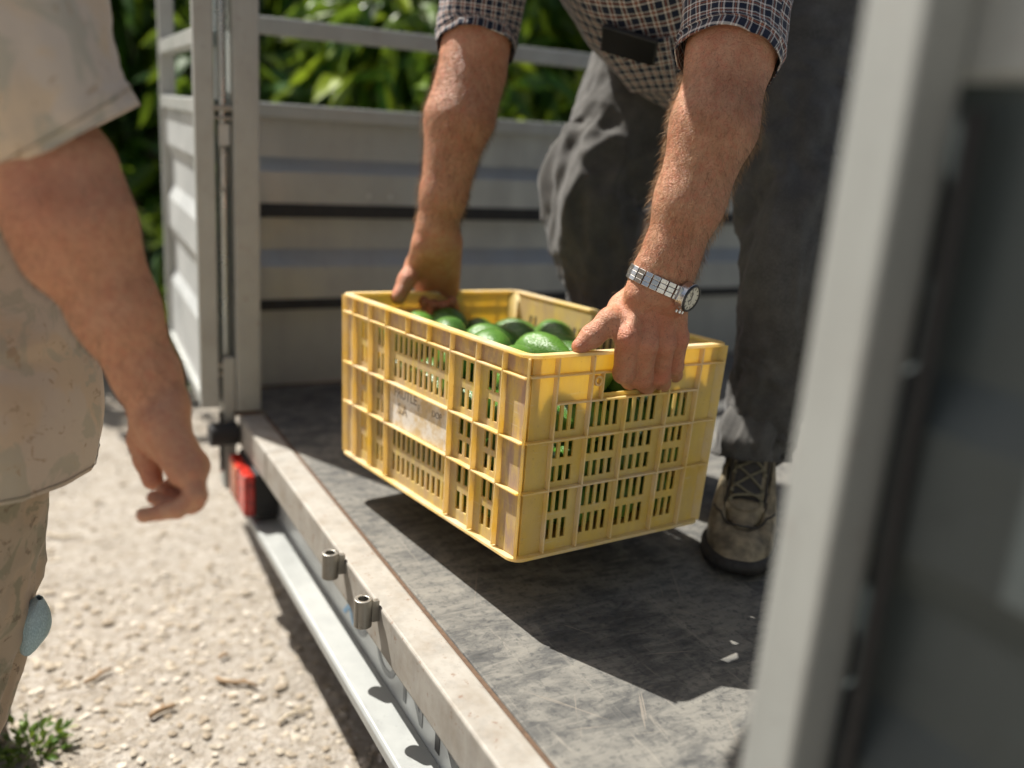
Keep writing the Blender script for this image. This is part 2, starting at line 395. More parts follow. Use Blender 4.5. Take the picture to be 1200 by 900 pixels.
tree(gp(150, 7.2), 1.6, 3.6, 5000, 'large shaded avocado tree in the second row, furthest left', 7, -.2, .24)
tree(gp(330, 7.6), 1.6, 3.8, 5000, 'large shaded avocado tree in the second row behind the corner post', 8, -.22, .24)
tree(gp(520, 7.2), 1.6, 3.8, 5000, 'large shaded avocado tree in the second row behind the upper rail', 9, -.22, .24)
tree(gp(720, 7.6), 1.6, 3.8, 5000, 'large shaded avocado tree in the second row, furthest right', 10, -.22, .24)
tree(gp(-120, 5.8), 1.4, 3.2, 4500, 'avocado tree hidden behind the camouflage shirt at far left', 12, -.1, .22)
def weed():
    p = onground(38, 884); root = empty('weed', p); tag(root, 'small green weed growing from the dirt by the rear leg', 'weed')
    n = 150; pos = []; dr = []
    for k in range(n):
        an = RNG.uniform(0, 6.28); r = .05 * RNG.random() ** .6
        pos.append((p[0] + math.cos(an) * r, p[1] + math.sin(an) * r * 1.2, GZ + .004 + .03 * RNG.random())); dr.append((math.cos(an) * .8 + RNG.normal() * .4, math.sin(an) * .8 + RNG.normal() * .4, .5 + RNG.random() * .6))
    vs, fs, tv = leaf_mesh(np.array(pos), np.array(dr), RNG.uniform(.012, .03, n), np.full(n, .22), RNG.random(n))
    mesh_obj('foliage', vs, fs, M['weed'], root, attr={'tone': tv})
    m = MB()
    for k in range(9):
        an = k * .7; m.tube([p + np.array([0, 0, -.005]), p + np.array([math.cos(an) * .022, math.sin(an) * .022, .02]), p + np.array([math.cos(an) * .045, math.sin(an) * .045, .03])], [.0016, .0012, .0008], 5)
    m.build('stem', M['weed'], root)
weed()

# ================================================================ the trailer
TR = empty('livestock_trailer', (0, 0, GZ)); tag(TR, 'grey aluminium livestock trailer with rear gates open and rubber floor', 'trailer')
def m_mat():
    t = NT('scuffed_rubber_mat')
    a = t.noise(7, 8, .68, dist=.8); b = t.noise(26, 7, .7, mapscale=(2.2, .7, 1), dist=.6); c_ = t.noise(90, 6, .7); sx = t.noise(14, 6, .75, mapscale=(.35, 3.5, 1), dist=.5)
    f = t.math('ADD', t.math('MULTIPLY', a, .5), t.math('MULTIPLY', b, .5))
    c = t.ramp(f, [(.34, (.040, .041, .040)), (.45, (.085, .084, .078)), (.55, (.165, .158, .138)), (.70, (.24, .225, .19))])
    c = t.mix(t.math('MULTIPLY', t.ramp(sx, [(.58, 0), (.66, 1)]), .5), c, (.26, .24, .20))
    c = t.mix(t.math('MULTIPLY', t.ramp(c_, [(.52, 0), (.64, 1)]), .55), c, (.03, .033, .036))
    for ms, rot, lo in (((2.5, 60, 1), .5, .70), ((60, 2.2, 1), .25, .71), ((3, 90, 1), -.6, .71)):
        mp = t.n.new('ShaderNodeMapping'); t.l.new(t.tc.outputs['Object'], mp.inputs[0]); mp.inputs['Rotation'].default_value = (0, 0, rot)
        mp2 = t.n.new('ShaderNodeMapping'); t.l.new(mp.outputs[0], mp2.inputs[0]); mp2.inputs['Scale'].default_value = ms
        nz = t.n.new('ShaderNodeTexNoise'); nz.inputs['Scale'].default_value = 1.6; nz.inputs['Detail'].default_value = 4; t.l.new(mp2.outputs[0], nz.inputs['Vector'])
        c = t.mix(t.math('MULTIPLY', t.ramp(nz.outputs['Fac'], [(lo - .03, 0), (lo, 1)]), .6), c, (.24, .21, .17))
    v = t.voro(260, 'F1'); c = t.mix(t.math('MULTIPLY', t.math('LESS_THAN', v, .055), .6), c, (.45, .36, .24))
    t.base(c); t.set(Roughness=.78, Specular_IOR_Level=.3)
    p = t.bump(c_, .35, .0016); t.bump(b, .5, .004, p); return t.m
M['mat'] = m_mat()
FL0, FL1 = -.20, 1.44
MB().box((FL0, .004, -.02), (FL1, 2.35, 0)).build('floor_mat', M['mat'], TR, bevel=.003)
MB().box((FL0 + .01, -.002, -.05), (FL1 - .01, 2.35, -.024)).build('floor_board', M['seam'], TR)
# rear sill: box section in three lengths, bevelled and slightly proud of each other
sill = MB().box((.205, -.052, -.062), (FL1, -.0025, .0015)).build('rear_sill', M['sill'], TR, bevel=.004, bseg=3)
MB().box((-.02, -.052, -.062), (.2035, -.0025, .0005)).build('rear_sill', M['sill'], TR, bevel=.004, bseg=3)
MB().box((-.01, -.0022, -.004), (FL1, .0036, -.0035 + .002)).build('sill_seam', M['seam'], TR)
MB().box((-.05, -.012, -.17), (FL1 + .02, -.002, -.0625)).build('rear_panel', M['alu_pale'], TR, bevel=.001)
lip = MB()
prof = [(-.012, -.166), (-.058, -.168), (-.062, -.172), (-.062, -.186), (-.057, -.186), (-.057, -.175), (-.012, -.172)]
for x in (-.06, FL1 + .03): lip.v += [(x, y, z) for y, z in prof]
k = len(prof)
lip.f += [tuple(range(k)), tuple(range(2 * k - 1, k - 1, -1))] + [(i, k + i, k + (i + 1) % k, (i + 1) % k) for i in range(k)]
lip.build('rear_lip', M['alu'], TR, bevel=.0012)
MB().box((-.19, .1, -.19), (FL1, .16, -.055)).build('chassis_beam', M['steel'], TR, bevel=.003)
MB().box((-.19, 1.2, -.19), (FL1, 1.26, -.055)).build('chassis_beam', M['steel'], TR, bevel=.003)
for x in (-.05, 1.35):
    w = MB().cyl((x - .09, 1.5, GZ + .21), (x + .09, 1.5, GZ + .21), .21, n=40).build('wheel', M['rubber'], TR, bevel=.02, smooth=False)
    MB().cyl((x - .092, 1.5, GZ + .21), (x + .092, 1.5, GZ + .21), .12, n=32).build('rim', M['alu_pale'], w, bevel=.005)
# hinge tubes on the sill front
for (u, x) in ((389, .660), (428, .799)):
    h = MB().cyl((x, -.0725, -.0235), (x, -.0725, .0155), .0118, n=28, hole=.0066).build('hinge_tube', M['steel'], TR, bevel=.0009)
    MB().box((x - .004, -.0615, -.02), (x + .004, -.0515, .010)).build('weld_tab', M['steel'], h, bevel=.0008)
# tail light with its bracket below the far end of the sill
MB().box((.0, -.0565, -.158), (.150, -.013, -.064)).build('light_housing', M['rubber'], TR, bevel=.004)
tl = MB().box((.012, -.078, -.152), (.146, -.057, -.068)).build('tail_light', M['red_lens'], TR, bevel=.004, bseg=3)
MB().box((.020, -.0800, -.145), (.082, -.0775, -.075)).build('indicator_lens', M['orange_lens'], tl, bevel=.001)
MB().cyl((-.012, -.055, -.034), (-.012, -.112, -.034), .0235, n=32).build('rubber_buffer', M['rubber'], TR, bevel=.003, smooth=False)
MB().box((-.05, -.085, -.130), (-.046, -.079, .0)).build('side_reflector', M['red_lens'], TR, bevel=.001)
MB().cyl((-.038, -.083, -.12), (-.038, -.083, .005), .004, n=10).build('marker_rod', M['rubber'], TR)
# corner posts
MB().box((-.085, -.052, .004), (-.028, -.0035, 1.0)).build('corner_post', M['alu_frame'], TR, bevel=.003, bseg=3)
MB().box((-.078, -.078, -.165), (-.034, -.0535, .12)).build('post_foot', M['alu_frame'], TR, bevel=.002)
MB().box((-.09, -.058, -.0015), (-.022, -.004, .004)).build('post_base', M['seam'], TR)
# far side wall: pressed sheet, three proud bands
def press(zs):
    """profile of the pressed sheet as (z, depth) from bottom to top"""
    p = [(zs[0], 0)]
    for (a, b, c, d) in zs[1]: p += [(a, 0), (b, .030), (c, .030), (d, 0)]
    return p + [(zs[2], 0)]
BANDS = [(.176, .200, .276, .312), (.381, .410, .480, .508)]
def wall_sheet(name, x, y0, y1, out, parent, bands=BANDS, top=.592, zb=.0, mat=None, axis='y'):
    pr = press((zb, bands, top)); vs = []; fs = []
    for s in (y0, y1):
        for z, d in pr: vs.append((x + out * d, s, z) if axis == 'y' else (s, x + out * d, z))
    n = len(pr); fs = [(i, n + i, n + i + 1, i + 1) for i in range(n - 1)]
    return mesh_obj(name, vs, fs, mat or M['alu'], parent, solid=.0025, soff=0, bevel=.0025)
wl_ = wall_sheet('side_panel', -.215, -.004, 2.35, .9, TR)
for z0, z1 in ((.181, .205), (.384, .414)): MB().box((-.2145, -.002, z0), (-.1845, 2.35, z1)).build('gap_shade_strip', M['rubber'], TR, bevel=.002)  # added black strips stand in for the shaded gaps under the bands
for u, v in ((432, 230), (457, 231)):
    d = at(u, v, 1) - CAM_C; t = (-.188 - CAM_C[0]) / d[0]; p = CAM_C + d * t
    MB().cyl(p + np.array([-.004, 0, 0]), p + np.array([.004, 0, 0]), .0062, .0045, n=16).build('rivet', M['alu_pale'], wl_, smooth=False)
MB().box((-.225, -.003, .589), (-.185, 2.35, .619)).build('top_rail', M['alu_frame'], TR, bevel=.003)
MB().box((-.215, -.003, .752), (-.185, 2.35, .786)).build('upper_rail', M['alu_frame'], TR, bevel=.003)
MB().box((-.2245, -.0025, -.03), (-.19, 2.35, -.0005)).build('floor_edge', M['seam'], TR)
for y in (.9, 1.9): MB().box((-.262, y, -.05), (-.228, y + .05, .60)).build('side_post', M['alu_frame'], TR, bevel=.003)
MB().box((-.22, 2.352, 0), (1.5, 2.375, .62)).build('front_wall', M['alu'], TR, bevel=.002)
# latch rod and brackets between post and gate
LX, LY = -.062, -.068
rod = MB().cyl((LX, LY, .055), (LX, LY, .98), .0115, n=20).build('latch_rod', M['galv'], TR, smooth=False)
for z in (.598, .098): MB().box((LX - .018, LY - .02, z), (LX + .026, LY + .017, z + .010)).box((LX - .018, LY - .02, z - .016), (LX + .026, LY + .017, z - .010)).build('latch_bracket', M['steel'], rod, bevel=.001)
MB().box((LX + .012, LY - .010, .535), (LX + .016, LY + .013, .575)).build('latch_plate', M['alu_pale'], rod, bevel=.002)
loop = [(LX + .016, LY + .001 + .008 * math.sin(a), .49 + .045 * math.cos(a)) for a in np.linspace(.3, 2 * math.pi - .3, 22)]
MB().tube(loop, .0011, 6).build('wire_loop', M['steel'], rod, smooth=True)
# a gate in a vertical frame: local s along the gate, n its -Y side
def gate(org, ang, length, label, stile=.036):
    R_ = Matrix.Translation(V(org)) @ Matrix.Rotation(ang, 4, 'Z')
    def T(m): m.v = [tuple(R_ @ Vector(p)) for p in m.v]; return m
    fr = MB()
    fr.box((0, -.018, .016), (.022, .018, .98)); fr.box((length - .022, -.018, .016), (length, .018, .98))
    for z0, z1 in ((.016, .040), (.590, .618), (.712, .742), (.95, .98)): fr.box((.0225, -.0165, z0), (length - .0225, .0165, z1))
    g = T(fr).build('gate', M['alu_frame'], TR, bevel=.0025); g['label'] = label
    pr = press((.041, BANDS, .589)); vs = [(s, -.4 * d + .006, z) for s in (.023, length - .023) for z, d in pr]; n = len(pr)
    mm = MB(); mm.v = vs; mm.f = [(i, n + i, n + i + 1, i + 1) for i in range(n - 1)]
    T(mm).build('gate_panel', M['alu_pale'], g, solid=.002, soff=0)
    return g
gate((-.034, -.104, 0), math.pi - .045, .62, 'far rear gate swung fully open, its pressed panel in sun')
# near corner post, near side wall and near gate
MB().box((1.459, -.066, -.16), (1.497, -.030, 1.0)).build('corner_post', M['alu_frame'], TR, bevel=.003, bseg=3)
wall_sheet('side_panel', 1.462, -.028, 2.35, -.7, TR)
MB().box((1.445, -.028, .594), (1.480, 2.35, .622)).build('top_rail', M['alu_frame'], TR, bevel=.003)
MB().box((1.450, -.028, .752), (1.480, 2.35, .786)).build('upper_rail', M['alu_frame'], TR, bevel=.003)
rod2 = MB().cyl((1.510, -.034, .03), (1.510, -.034, .64), .005, n=16).build('latch_rod', M['rubber'], TR)
M['shade_panel'] = m_metal('shade_toned_panel', (.060, .076, .076), dirt=(.065, .065, .058), rough=.5, metallic=.1, amount=.4)  # dark base colour paints in the shade on the near gate panel
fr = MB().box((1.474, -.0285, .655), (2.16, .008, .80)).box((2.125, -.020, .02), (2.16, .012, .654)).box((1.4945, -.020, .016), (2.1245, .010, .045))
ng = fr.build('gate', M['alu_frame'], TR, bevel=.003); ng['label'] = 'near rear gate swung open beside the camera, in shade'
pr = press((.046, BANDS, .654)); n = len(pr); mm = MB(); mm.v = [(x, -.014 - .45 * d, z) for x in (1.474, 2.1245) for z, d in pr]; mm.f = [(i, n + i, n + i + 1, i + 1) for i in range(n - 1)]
mm.build('gate_panel', M['shade_panel'], ng, solid=.002, soff=0)
# lettering on the rear panel (only its lower half shows under the sill)
def text_obj(name, body, size, mat, mtx, parent, extr=.0003, bold=0., local=False):
    cu = bpy.data.curves.new(name, 'FONT'); cu.body = body; cu.size = size; cu.extrude = extr; cu.offset = bold; cu.align_x = 'CENTER'
    tmp = bpy.data.objects.new('tmp', cu); COL.objects.link(tmp); bpy.context.view_layer.update()
    me = bpy.data.meshes.new_from_object(tmp.evaluated_get(bpy.context.evaluated_depsgraph_get()))
    bpy.data.objects.remove(tmp); me.materials.clear(); me.materials.append(mat); me.transform(mtx); me.name = name
    o = bpy.data.objects.new(name, me); link(o, parent, local); return o
for ch, x, mt, b in (('O', .62, 'letter', 0), ('O', .735, 'letter', 0), ('N', .835, 'letter', 0), ('N', .945, 'black_letter', .002), ('I', 1.05, 'black_letter', .002), ('S', 1.15, 'black_letter', .001)):
    text_obj('letter', ch, .105, M[mt], Matrix.Translation((x, -.0126, -.150)) @ Matrix.Rotation(math.pi / 2, 4, 'X'), TR, bold=b)
mesh_obj('blue_mark', [(.545, -.0128, -.150), (.575, -.0128, -.120), (.60, -.0128, -.150), (.59, -.0128, -.150), (.575, -.0128, -.132), (.557, -.0128, -.150)], [(0, 5, 4, 1), (1, 4, 3, 2)], M['blue'], TR, solid=.0006, soff=1)

# ================================================================ the crate
CO = np.array([0.9236207868337476, 0.07187696263582877, 0.09310718623340741])
CR = np.array([[0.9916159164668543, -0.12204230435605257, -0.04246822526389678], [0.12335889535926792, 0.9919118317301389, 0.02989148724138395], [0.03847670912827197, -0.034879707871845085, 0.9986505639278601]])
CL, CW, CH, CT = .5081, .3489, .2650, .0074
m4 = np.eye(4); m4[:3, :3] = CR; m4[:3, 3] = CO
CRATE = empty('crate', mat=Matrix(m4.tolist())); tag(CRATE, 'yellow slotted plastic harvest crate full of avocados, held by the man', 'crate')
def loc(a, b, z): return CO + CR @ np.array([a, b, z])
def hitlocal(u, v, axis, val):
    d = CR.T @ (at(u, v, 1) - CAM_C); c0 = CR.T @ (CAM_C - CO); t = (val - c0[axis]) / d[axis]; return c0 + d * t, t
def taper(vs):
    out = []
    for a, b, z in vs:
        k = CT * (1 - min(max(z / CH, 0), 1))
        out.append(((a + CL / 2) * (1 - 2 * k / CL) - CL / 2, (b - CW / 2) * (1 - 2 * k / CW) + CW / 2, z))
    return out
def m_crate(name, dirt, pale):
    t = NT(name); n = t.noise(16, 6, .65); n2 = t.noise(60, 6, .7, mapscale=(1, 1, .25)); n3 = t.noise(300, 3, .6)
    c = t.mix(t.ramp(t.noise(9, 3, .5), [(.3, 0), (.7, 1)]), (.93, .69, .10), (.95, .78, .23))
    c = t.mix(t.math('MULTIPLY', t.ramp(n, [(.30, 0), (.62, 1)]), pale), c, (.94, .83, .60))
    f = t.math('MULTIPLY', t.ramp(n2, [(.36, 0), (.60, 1)]), dirt)
    c = t.mix(f, c, (.62, .46, .38))
    c = t.mix(t.math('MULTIPLY', t.ramp(n3, [(.66, 0), (.72, 1)]), .5), c, (.30, .20, .13))
    sc = t.noise(70, 5, .75, mapscale=(.25, .25, 3.0), dist=.4); c = t.mix(t.math('MULTIPLY', t.ramp(sc, [(.60, 0), (.66, 1)]), .45), c, (.93, .84, .62))
    st = t.noise(7, 7, .75); c = t.mix(t.math('MULTIPLY', t.ramp(st, [(.54, 0), (.70, 1)]), dirt * .8), c, (.36, .26, .19))
    t.base(c); t.set(Roughness=.5, Specular_IOR_Level=.4); t.bump(n2, .25, .0008)
    tr = t.n.new('ShaderNodeBsdfTranslucent'); mx = t.n.new('ShaderNodeMixShader'); mx.inputs[0].default_value = .46
    t.l.new(t.mix(.45, c, (.96, .71, .13)), tr.inputs[0]); t.l.new(t.p.outputs[0], mx.inputs[1]); t.l.new(tr.outputs[0], mx.inputs[2]); t.l.new(mx.outputs[0], t.out.inputs[0])
    return t.m
M['cr_long'] = m_crate('crate_plastic_dusty', .62, .30)
M['cr_short'] = m_crate('crate_plastic_clean', .22, .22)
M['cr_rib'] = m_crate('crate_plastic_ribs', .12, .95)
M['cr_panel'] = m_crate('crate_plastic_grimy', .95, .5)
RL = [.918, .812, .705, .582, .464, .345, .222, .107]     # rib stations along the long side, fraction from the near end
INS = .0105                                                # the slotted skin sits this far inside the ribs
def grid_sheet(u0, u1, z0, z1, holes, place, name, mat, parent):
    us = sorted({u0, u1, *[h[0] for h in holes], *[h[1] for h in holes]}); zs = sorted({z0, z1, *[h[2] for h in holes], *[h[3] for h in holes]})
    H_ = np.array(holes); vs = []; idx = {}; fs = []
    def vid(i, j):
        if (i, j) not in idx: idx[(i, j)] = len(vs); vs.append(place(us[i], zs[j]))
        return idx[(i, j)]
    for i in range(len(us) - 1):
        cu = (us[i] + us[i + 1]) / 2
        for j in range(len(zs) - 1):
            cz = (zs[j] + zs[j + 1]) / 2
            if len(H_) and np.any((H_[:, 0] < cu) & (cu < H_[:, 1]) & (H_[:, 2] < cz) & (cz < H_[:, 3])): continue
            fs.append((vid(i, j), vid(i + 1, j), vid(i + 1, j + 1), vid(i, j + 1)))
    return mesh_obj(name, taper(vs), fs, mat, parent, local=True, solid=.0026, soff=0)
def slots(u0, u1, n, z0, z1, fill=.52):
    w = (u1 - u0) / n; return [(u0 + w * (k + .5 - fill / 2), u0 + w * (k + .5 + fill / 2), z0, z1) for k in range(n)]
def long_side(b, sgn, name_text):
    hs = []
    rows6 = [(.862, .764), (.722, .622), (.561, .478), (.449, .372), (.315, .220), (.176, .076)]
    cols = [(.918, .812), (.812, .705), (.345, .222), (.222, .107)]
    for c0, c1 in cols:
        for z1, z0 in rows6: hs += slots(-(c0 - .030) * CL, -(c1 + .024) * CL, 2, z0 * CH, z1 * CH, .64)
    for z1, z0 in (rows6[0], rows6[1], rows6[4], rows6[5]): hs += slots(-(.705 - .026) * CL, -(.345 + .010) * CL, 11, z0 * CH, z1 * CH, .60)
    y = b + sgn * INS
    sd = grid_sheet(-CL + INS + .004, -INS - .004, .004, CH - .003, hs, lambda u, z: (u, y, z), 'long_side', M['cr_long'], CRATE)
    m = MB(); yo = b + sgn * .0012
    def rib(a, z0, z1, w=.0024): m.box((a - w / 2, yo, z0), (a + w / 2, y, z1))
    for i, r in enumerate(RL): rib(-r * CL, .891 * CH if i in (3, 4) else .006, CH - .005)
    for i in (3, 4): pass
    def led(c0, c1, z, w=.0026, d=.0012): m.box((-c0 * CL + .0013, b + sgn * d, z * CH - w / 2), (-c1 * CL - .0013, y, z * CH + w / 2))
    for c0, c1 in cols + [(.705, .345)]: led(c0, c1, .584); led(c0, c1, .338)
    allr = [1 - .006 / CL] + RL + [.006 / CL]
    for i in range(len(allr) - 1): led(allr[i], allr[i + 1], .891)
    for c0, c1 in ((1 - .006 / CL, .918), (.107, .006 / CL)): led(c0, c1, .584); led(c0, c1, .338)
    m.v = taper(m.v); m.build('rib_frame', M['cr_rib'], sd, local=True, bevel=.0005, bseg=1)
    # corner and top-band panels wear a crust of dust
    for c0, c1, z0, z1 in ((.107, INS / CL, .345, .578), (.107, INS / CL, .59, .886), (.107, INS / CL, .02, .332), (1 - INS / CL, .918, .02, .886)) + tuple((allr[i], allr[i + 1], .897, .975) for i in range(len(allr) - 1)):
        mm = MB(); mm.box((-c0 * CL + .002, y - sgn * .0022, z0 * CH), (-c1 * CL - .002, y - sgn * .0016, z1 * CH)); mm.v = taper(mm.v); mm.build('dusty_panel', M['cr_panel'], sd, local=True)
    return sd, y
SIDE, yl = long_side(0, 1, True)
long_side(CW, -1, False)
# worn white print panel between the two slot blocks
def m_label():
    t = NT('worn_white_print'); n = t.noise(34, 6, .7); n2 = t.noise(120, 5, .7)
    c = t.mix(t.ramp(n, [(.40, 0), (.55, 1)]), (.62, .46, .24), (.74, .68, .58))
    c = t.mix(t.math('MULTIPLY', t.ramp(n2, [(.58, 0), (.66, 1)]), .6), c, (.42, .33, .24)); t.base(c); t.set(Roughness=.7); return t.m
M['label'] = m_label(); M['ink'] = m_plain('faded_ink', (.24, .185, .13), .7, var=.6, scale=400)
mm = MB().box((-.690 * CL, yl - .0024, .346 * CH), (-.356 * CL, yl - .0016, .576 * CH)); mm.v = taper(mm.v); mm.build('print_panel', M['label'], SIDE, local=True)
RX = Matrix.Rotation(math.pi / 2, 4, 'X')
def print_text(body, size, a, z, rot=0.):
    k = CT * (1 - z / CH); text_obj('print', body, size, M['ink'], Matrix.Translation((a, yl - .0028 + k, z)) @ RX @ Matrix.Rotation(rot, 4, 'Z'), SIDE, extr=.0002, local=True)
print_text('FRUTLE', .020, -.595 * CL, .515 * CH); print_text('S.A', .022, -.61 * CL, .425 * CH); print_text('DOP', .013, -.42 * CL, .50 * CH); print_text('F', .014, -.517 * CL, .49 * CH)
def short_side(a, sgn):
    hs = []; rows = [(.750, .622), (.566, .487), (.450, .370), (.322, .216), (.178, .076)]
    for c0, c1, n in ((.150, .262, 3), (.315, .465, 4), (.497, .660, 4), (.718, .830, 3)):
        for z1, z0 in rows: hs += slots(c0 * CW, c1 * CW, n, z0 * CH, z1 * CH, .62)
    hs.append((.365 * CW, .635 * CW, .786 * CH, .884 * CH))
    x = a - sgn * INS
    sd = grid_sheet(INS + .004, CW - INS - .004, .004, CH - .003, hs, lambda u, z: (x, u, z), 'short_side', M['cr_short'], CRATE)
    m = MB(); xo = a - sgn * .0012
    def rib(b, z0, z1, w=.0024): m.box((xo, b * CW - w / 2, z0 * CH), (x, b * CW + w / 2, z1 * CH))
    def led(b0, b1, z, w=.0026): m.box((xo, b0 * CW + .0013, z * CH - w / 2), (x, b1 * CW - .0013, z * CH + w / 2))
    for b in (.14, .30, .695, .855): rib(b, .02, .98)
    rib(.480, .02, .757)
    st = [.006 / CW, .14, .30, .695, .855, 1 - .006 / CW]
    for i in range(5): led(st[i], st[i + 1], .898)
    for b0, b1 in ((.14, .30), (.30, .695), (.695, .855)): led(b0, b1, .762)
    for z in (.585, .338):
        for b0, b1 in ((.006 / CW, .14), (.14, .30), (.30, .48), (.48, .695), (.695, .855), (.855, 1 - .006 / CW)): led(b0, b1, z)
    for b in (.352, .648): m.box((xo, b * CW - .001, .766 * CH), (x, b * CW + .001, .893 * CH))
    m.v = taper(m.v); m.build('rib_frame', M['cr_rib'], sd, local=True, bevel=.0005, bseg=1)
    for b in (.330, .675):
        c = MB().cyl((x, b * CW, .856 * CH), (xo - sgn * .001, b * CW, .856 * CH), .0068, n=20, hole=.0042); c.v = taper(c.v); c.build('boss_ring', M['cr_rib'], sd, local=True, bevel=.0004, bseg=1)
    return sd
short_side(0, 1); short_side(-CL, -1)
def rrect(off, r, n=8):
    """rounded rectangle 'off' inside the crate's outer envelope"""
    pts = []
    for cx, cy, a0 in ((-off - r, off + r, -90), (-off - r, CW - off - r, 0), (-CL + off + r, CW - off - r, 90), (-CL + off + r, off + r, 180)):
        for i in range(n + 1):
            an = math.radians(a0 + 90 * i / n); pts.append((cx + r * math.cos(an), cy + r * math.sin(an)))
    return pts
def ring_band(name, parent, mat, o0, o1, z0, z1, r, bevel=.0008, holes=None):
    A, B = rrect(o0, r), rrect(o1, max(r - (o1 - o0), .004)); n = len(A); vs = [(x, y, z0) for x, y in A] + [(x, y, z1) for x, y in A] + [(x, y, z1) for x, y in B] + [(x, y, z0) for x, y in B]; fs = []
    for i in range(n):
        j = (i + 1) % n
        for k in range(4): l = (k + 1) % 4; fs.append((k * n + i, k * n + j, l * n + j, l * n + i))
    return mesh_obj(name, taper(vs), fs, mat, parent, local=True, bevel=bevel, bseg=2)
ring_band('rim', CRATE, M['cr_rib'], 0, .0135, CH - .0045, CH, .022, .0014)
bt = ring_band('base_band', CRATE, M['cr_rib'], 0, .012, .0, .0045, .018)
mesh_obj('bottom', taper([(-INS, INS, .002), (-INS, CW - INS, .002), (-CL + INS, CW - INS, .002), (-CL + INS, INS, .002)]), [(0, 1, 2, 3)], M['cr_short'], CRATE, local=True, solid=.003)
fa = MB().box((-CL + .02, .05, -.006), (-.02, CW - .06, -.0008)); fa.v = taper(fa.v); fa.build('foot_plate', M['cr_short'], CRATE, local=True, bevel=.001)
for ca, cb, sx, sy in ((0, 0, -1, 1), (0, CW, -1, -1), (-CL, 0, 1, 1), (-CL, CW, 1, -1)):
    m = MB(); r = .016; cx, cy = ca + sx * (INS + r), cb + sy * (INS + r); n = 8
    vs = []
    for z in (.003, CH - .003):
        for i in range(n + 1):
            an = math.pi / 2 * i / n; vs.append((cx - sx * r * math.cos(an), cy - sy * r * math.sin(an), z))
    m.v = vs; m.f = [(i, i + 1, n + 2 + i, n + 1 + i) for i in range(n)]
    m.v = taper(m.v); c = m.build('corner', M['cr_short'], CRATE, local=True, solid=.0026, soff=0, smooth=True)
    e = MB()
    e.obox((ca + sx * .0088, cb + sy * .0088, CH / 2), (sx * .0060, sy * .0060, 0), (sx * .0009, -sy * .0009, 0), (0, 0, CH / 2 - .004))
    e.v = taper(e.v); e.build('corner_rib', M['cr_rib'], c, local=True)

# avocados --------------------------------------------------------
def m_avo():
    t = NT('avocado_skin'); oi = t.n.new('ShaderNodeObjectInfo')
    n = t.noise(38, 4, .6); v = t.voro(420); n2 = t.noise(16, 3, .5)
    c = t.mix(t.ramp(n, [(.35, 0), (.7, 1)]), (.030, .105, .010), (.085, .21, .022))
    c = t.mix(t.math('MULTIPLY', oi.outputs['Random'], .6), c, (.12, .26, .035))
    c = t.mix(t.math('MULTIPLY', t.ramp(n2, [(.52, 0), (.7, 1)]), .6), c, (.016, .045, .010))
    c = t.mix(t.math('MULTIPLY', t.ramp(v, [(.10, 1), (.22, 0)]), .55), c, (.22, .33, .09))
    t.base(c); t.set(Roughness=.32, Specular_IOR_Level=.5); t.bump(v, .5, .0014); return t.m
M['avo'] = m_avo(); M['stem'] = m_plain('avocado_stem', (.16, .09, .05), .9)
def avo_mesh():
    n, k = 22, 18; vs = []; fs = []
    for i in range(k + 1):
        f = i / k; an = math.pi * f; x = -math.cos(an); r = math.sin(an) * (.0345 - .0085 * x - .003 * x * x)
        for j in range(n):
            a = 2 * math.pi * j / n; vs.append((x * .0575, r * math.cos(a) * 1.02, r * math.sin(a) * .96))
    for i in range(k):
        for j in range(n): l = (j + 1) % n; fs.append((i * n + j, i * n + l, (i + 1) * n + l, (i + 1) * n + j))
    vs = [tuple(np.array(p) * (1 + .035 * noise.noise(Vector(p) * 40))) for p in vs]
    me = bpy.data.meshes.new('avocado'); me.from_pydata(vs, [], fs); me.materials.append(M['avo']); me.shade_smooth()
    st = MB().cyl((.052, 0, 0), (.0605, .001, .001), .0042, .003, n=10); ms = bpy.data.meshes.new('stem'); ms.from_pydata([tuple(map(float, p)) for p in st.v], [], st.f); ms.materials.append(M['stem'])
    return me, ms
AVM, STM = avo_mesh()
def avocado(p, yaw, pitch, roll, s, label, group):
    o = bpy.data.objects.new('avocado', AVM); COL.objects.link(o)
    o.matrix_world = Matrix.Translation(V(p)) @ Matrix.Rotation(yaw, 4, 'Z') @ Matrix.Rotation(pitch, 4, 'Y') @ Matrix.Rotation(roll, 4, 'X') @ Matrix.Diagonal((s[0], s[1], s[1], 1))
    tag(o, label, 'avocado', group)
    c = bpy.data.objects.new('stem', STM); COL.objects.link(c); c.parent = o
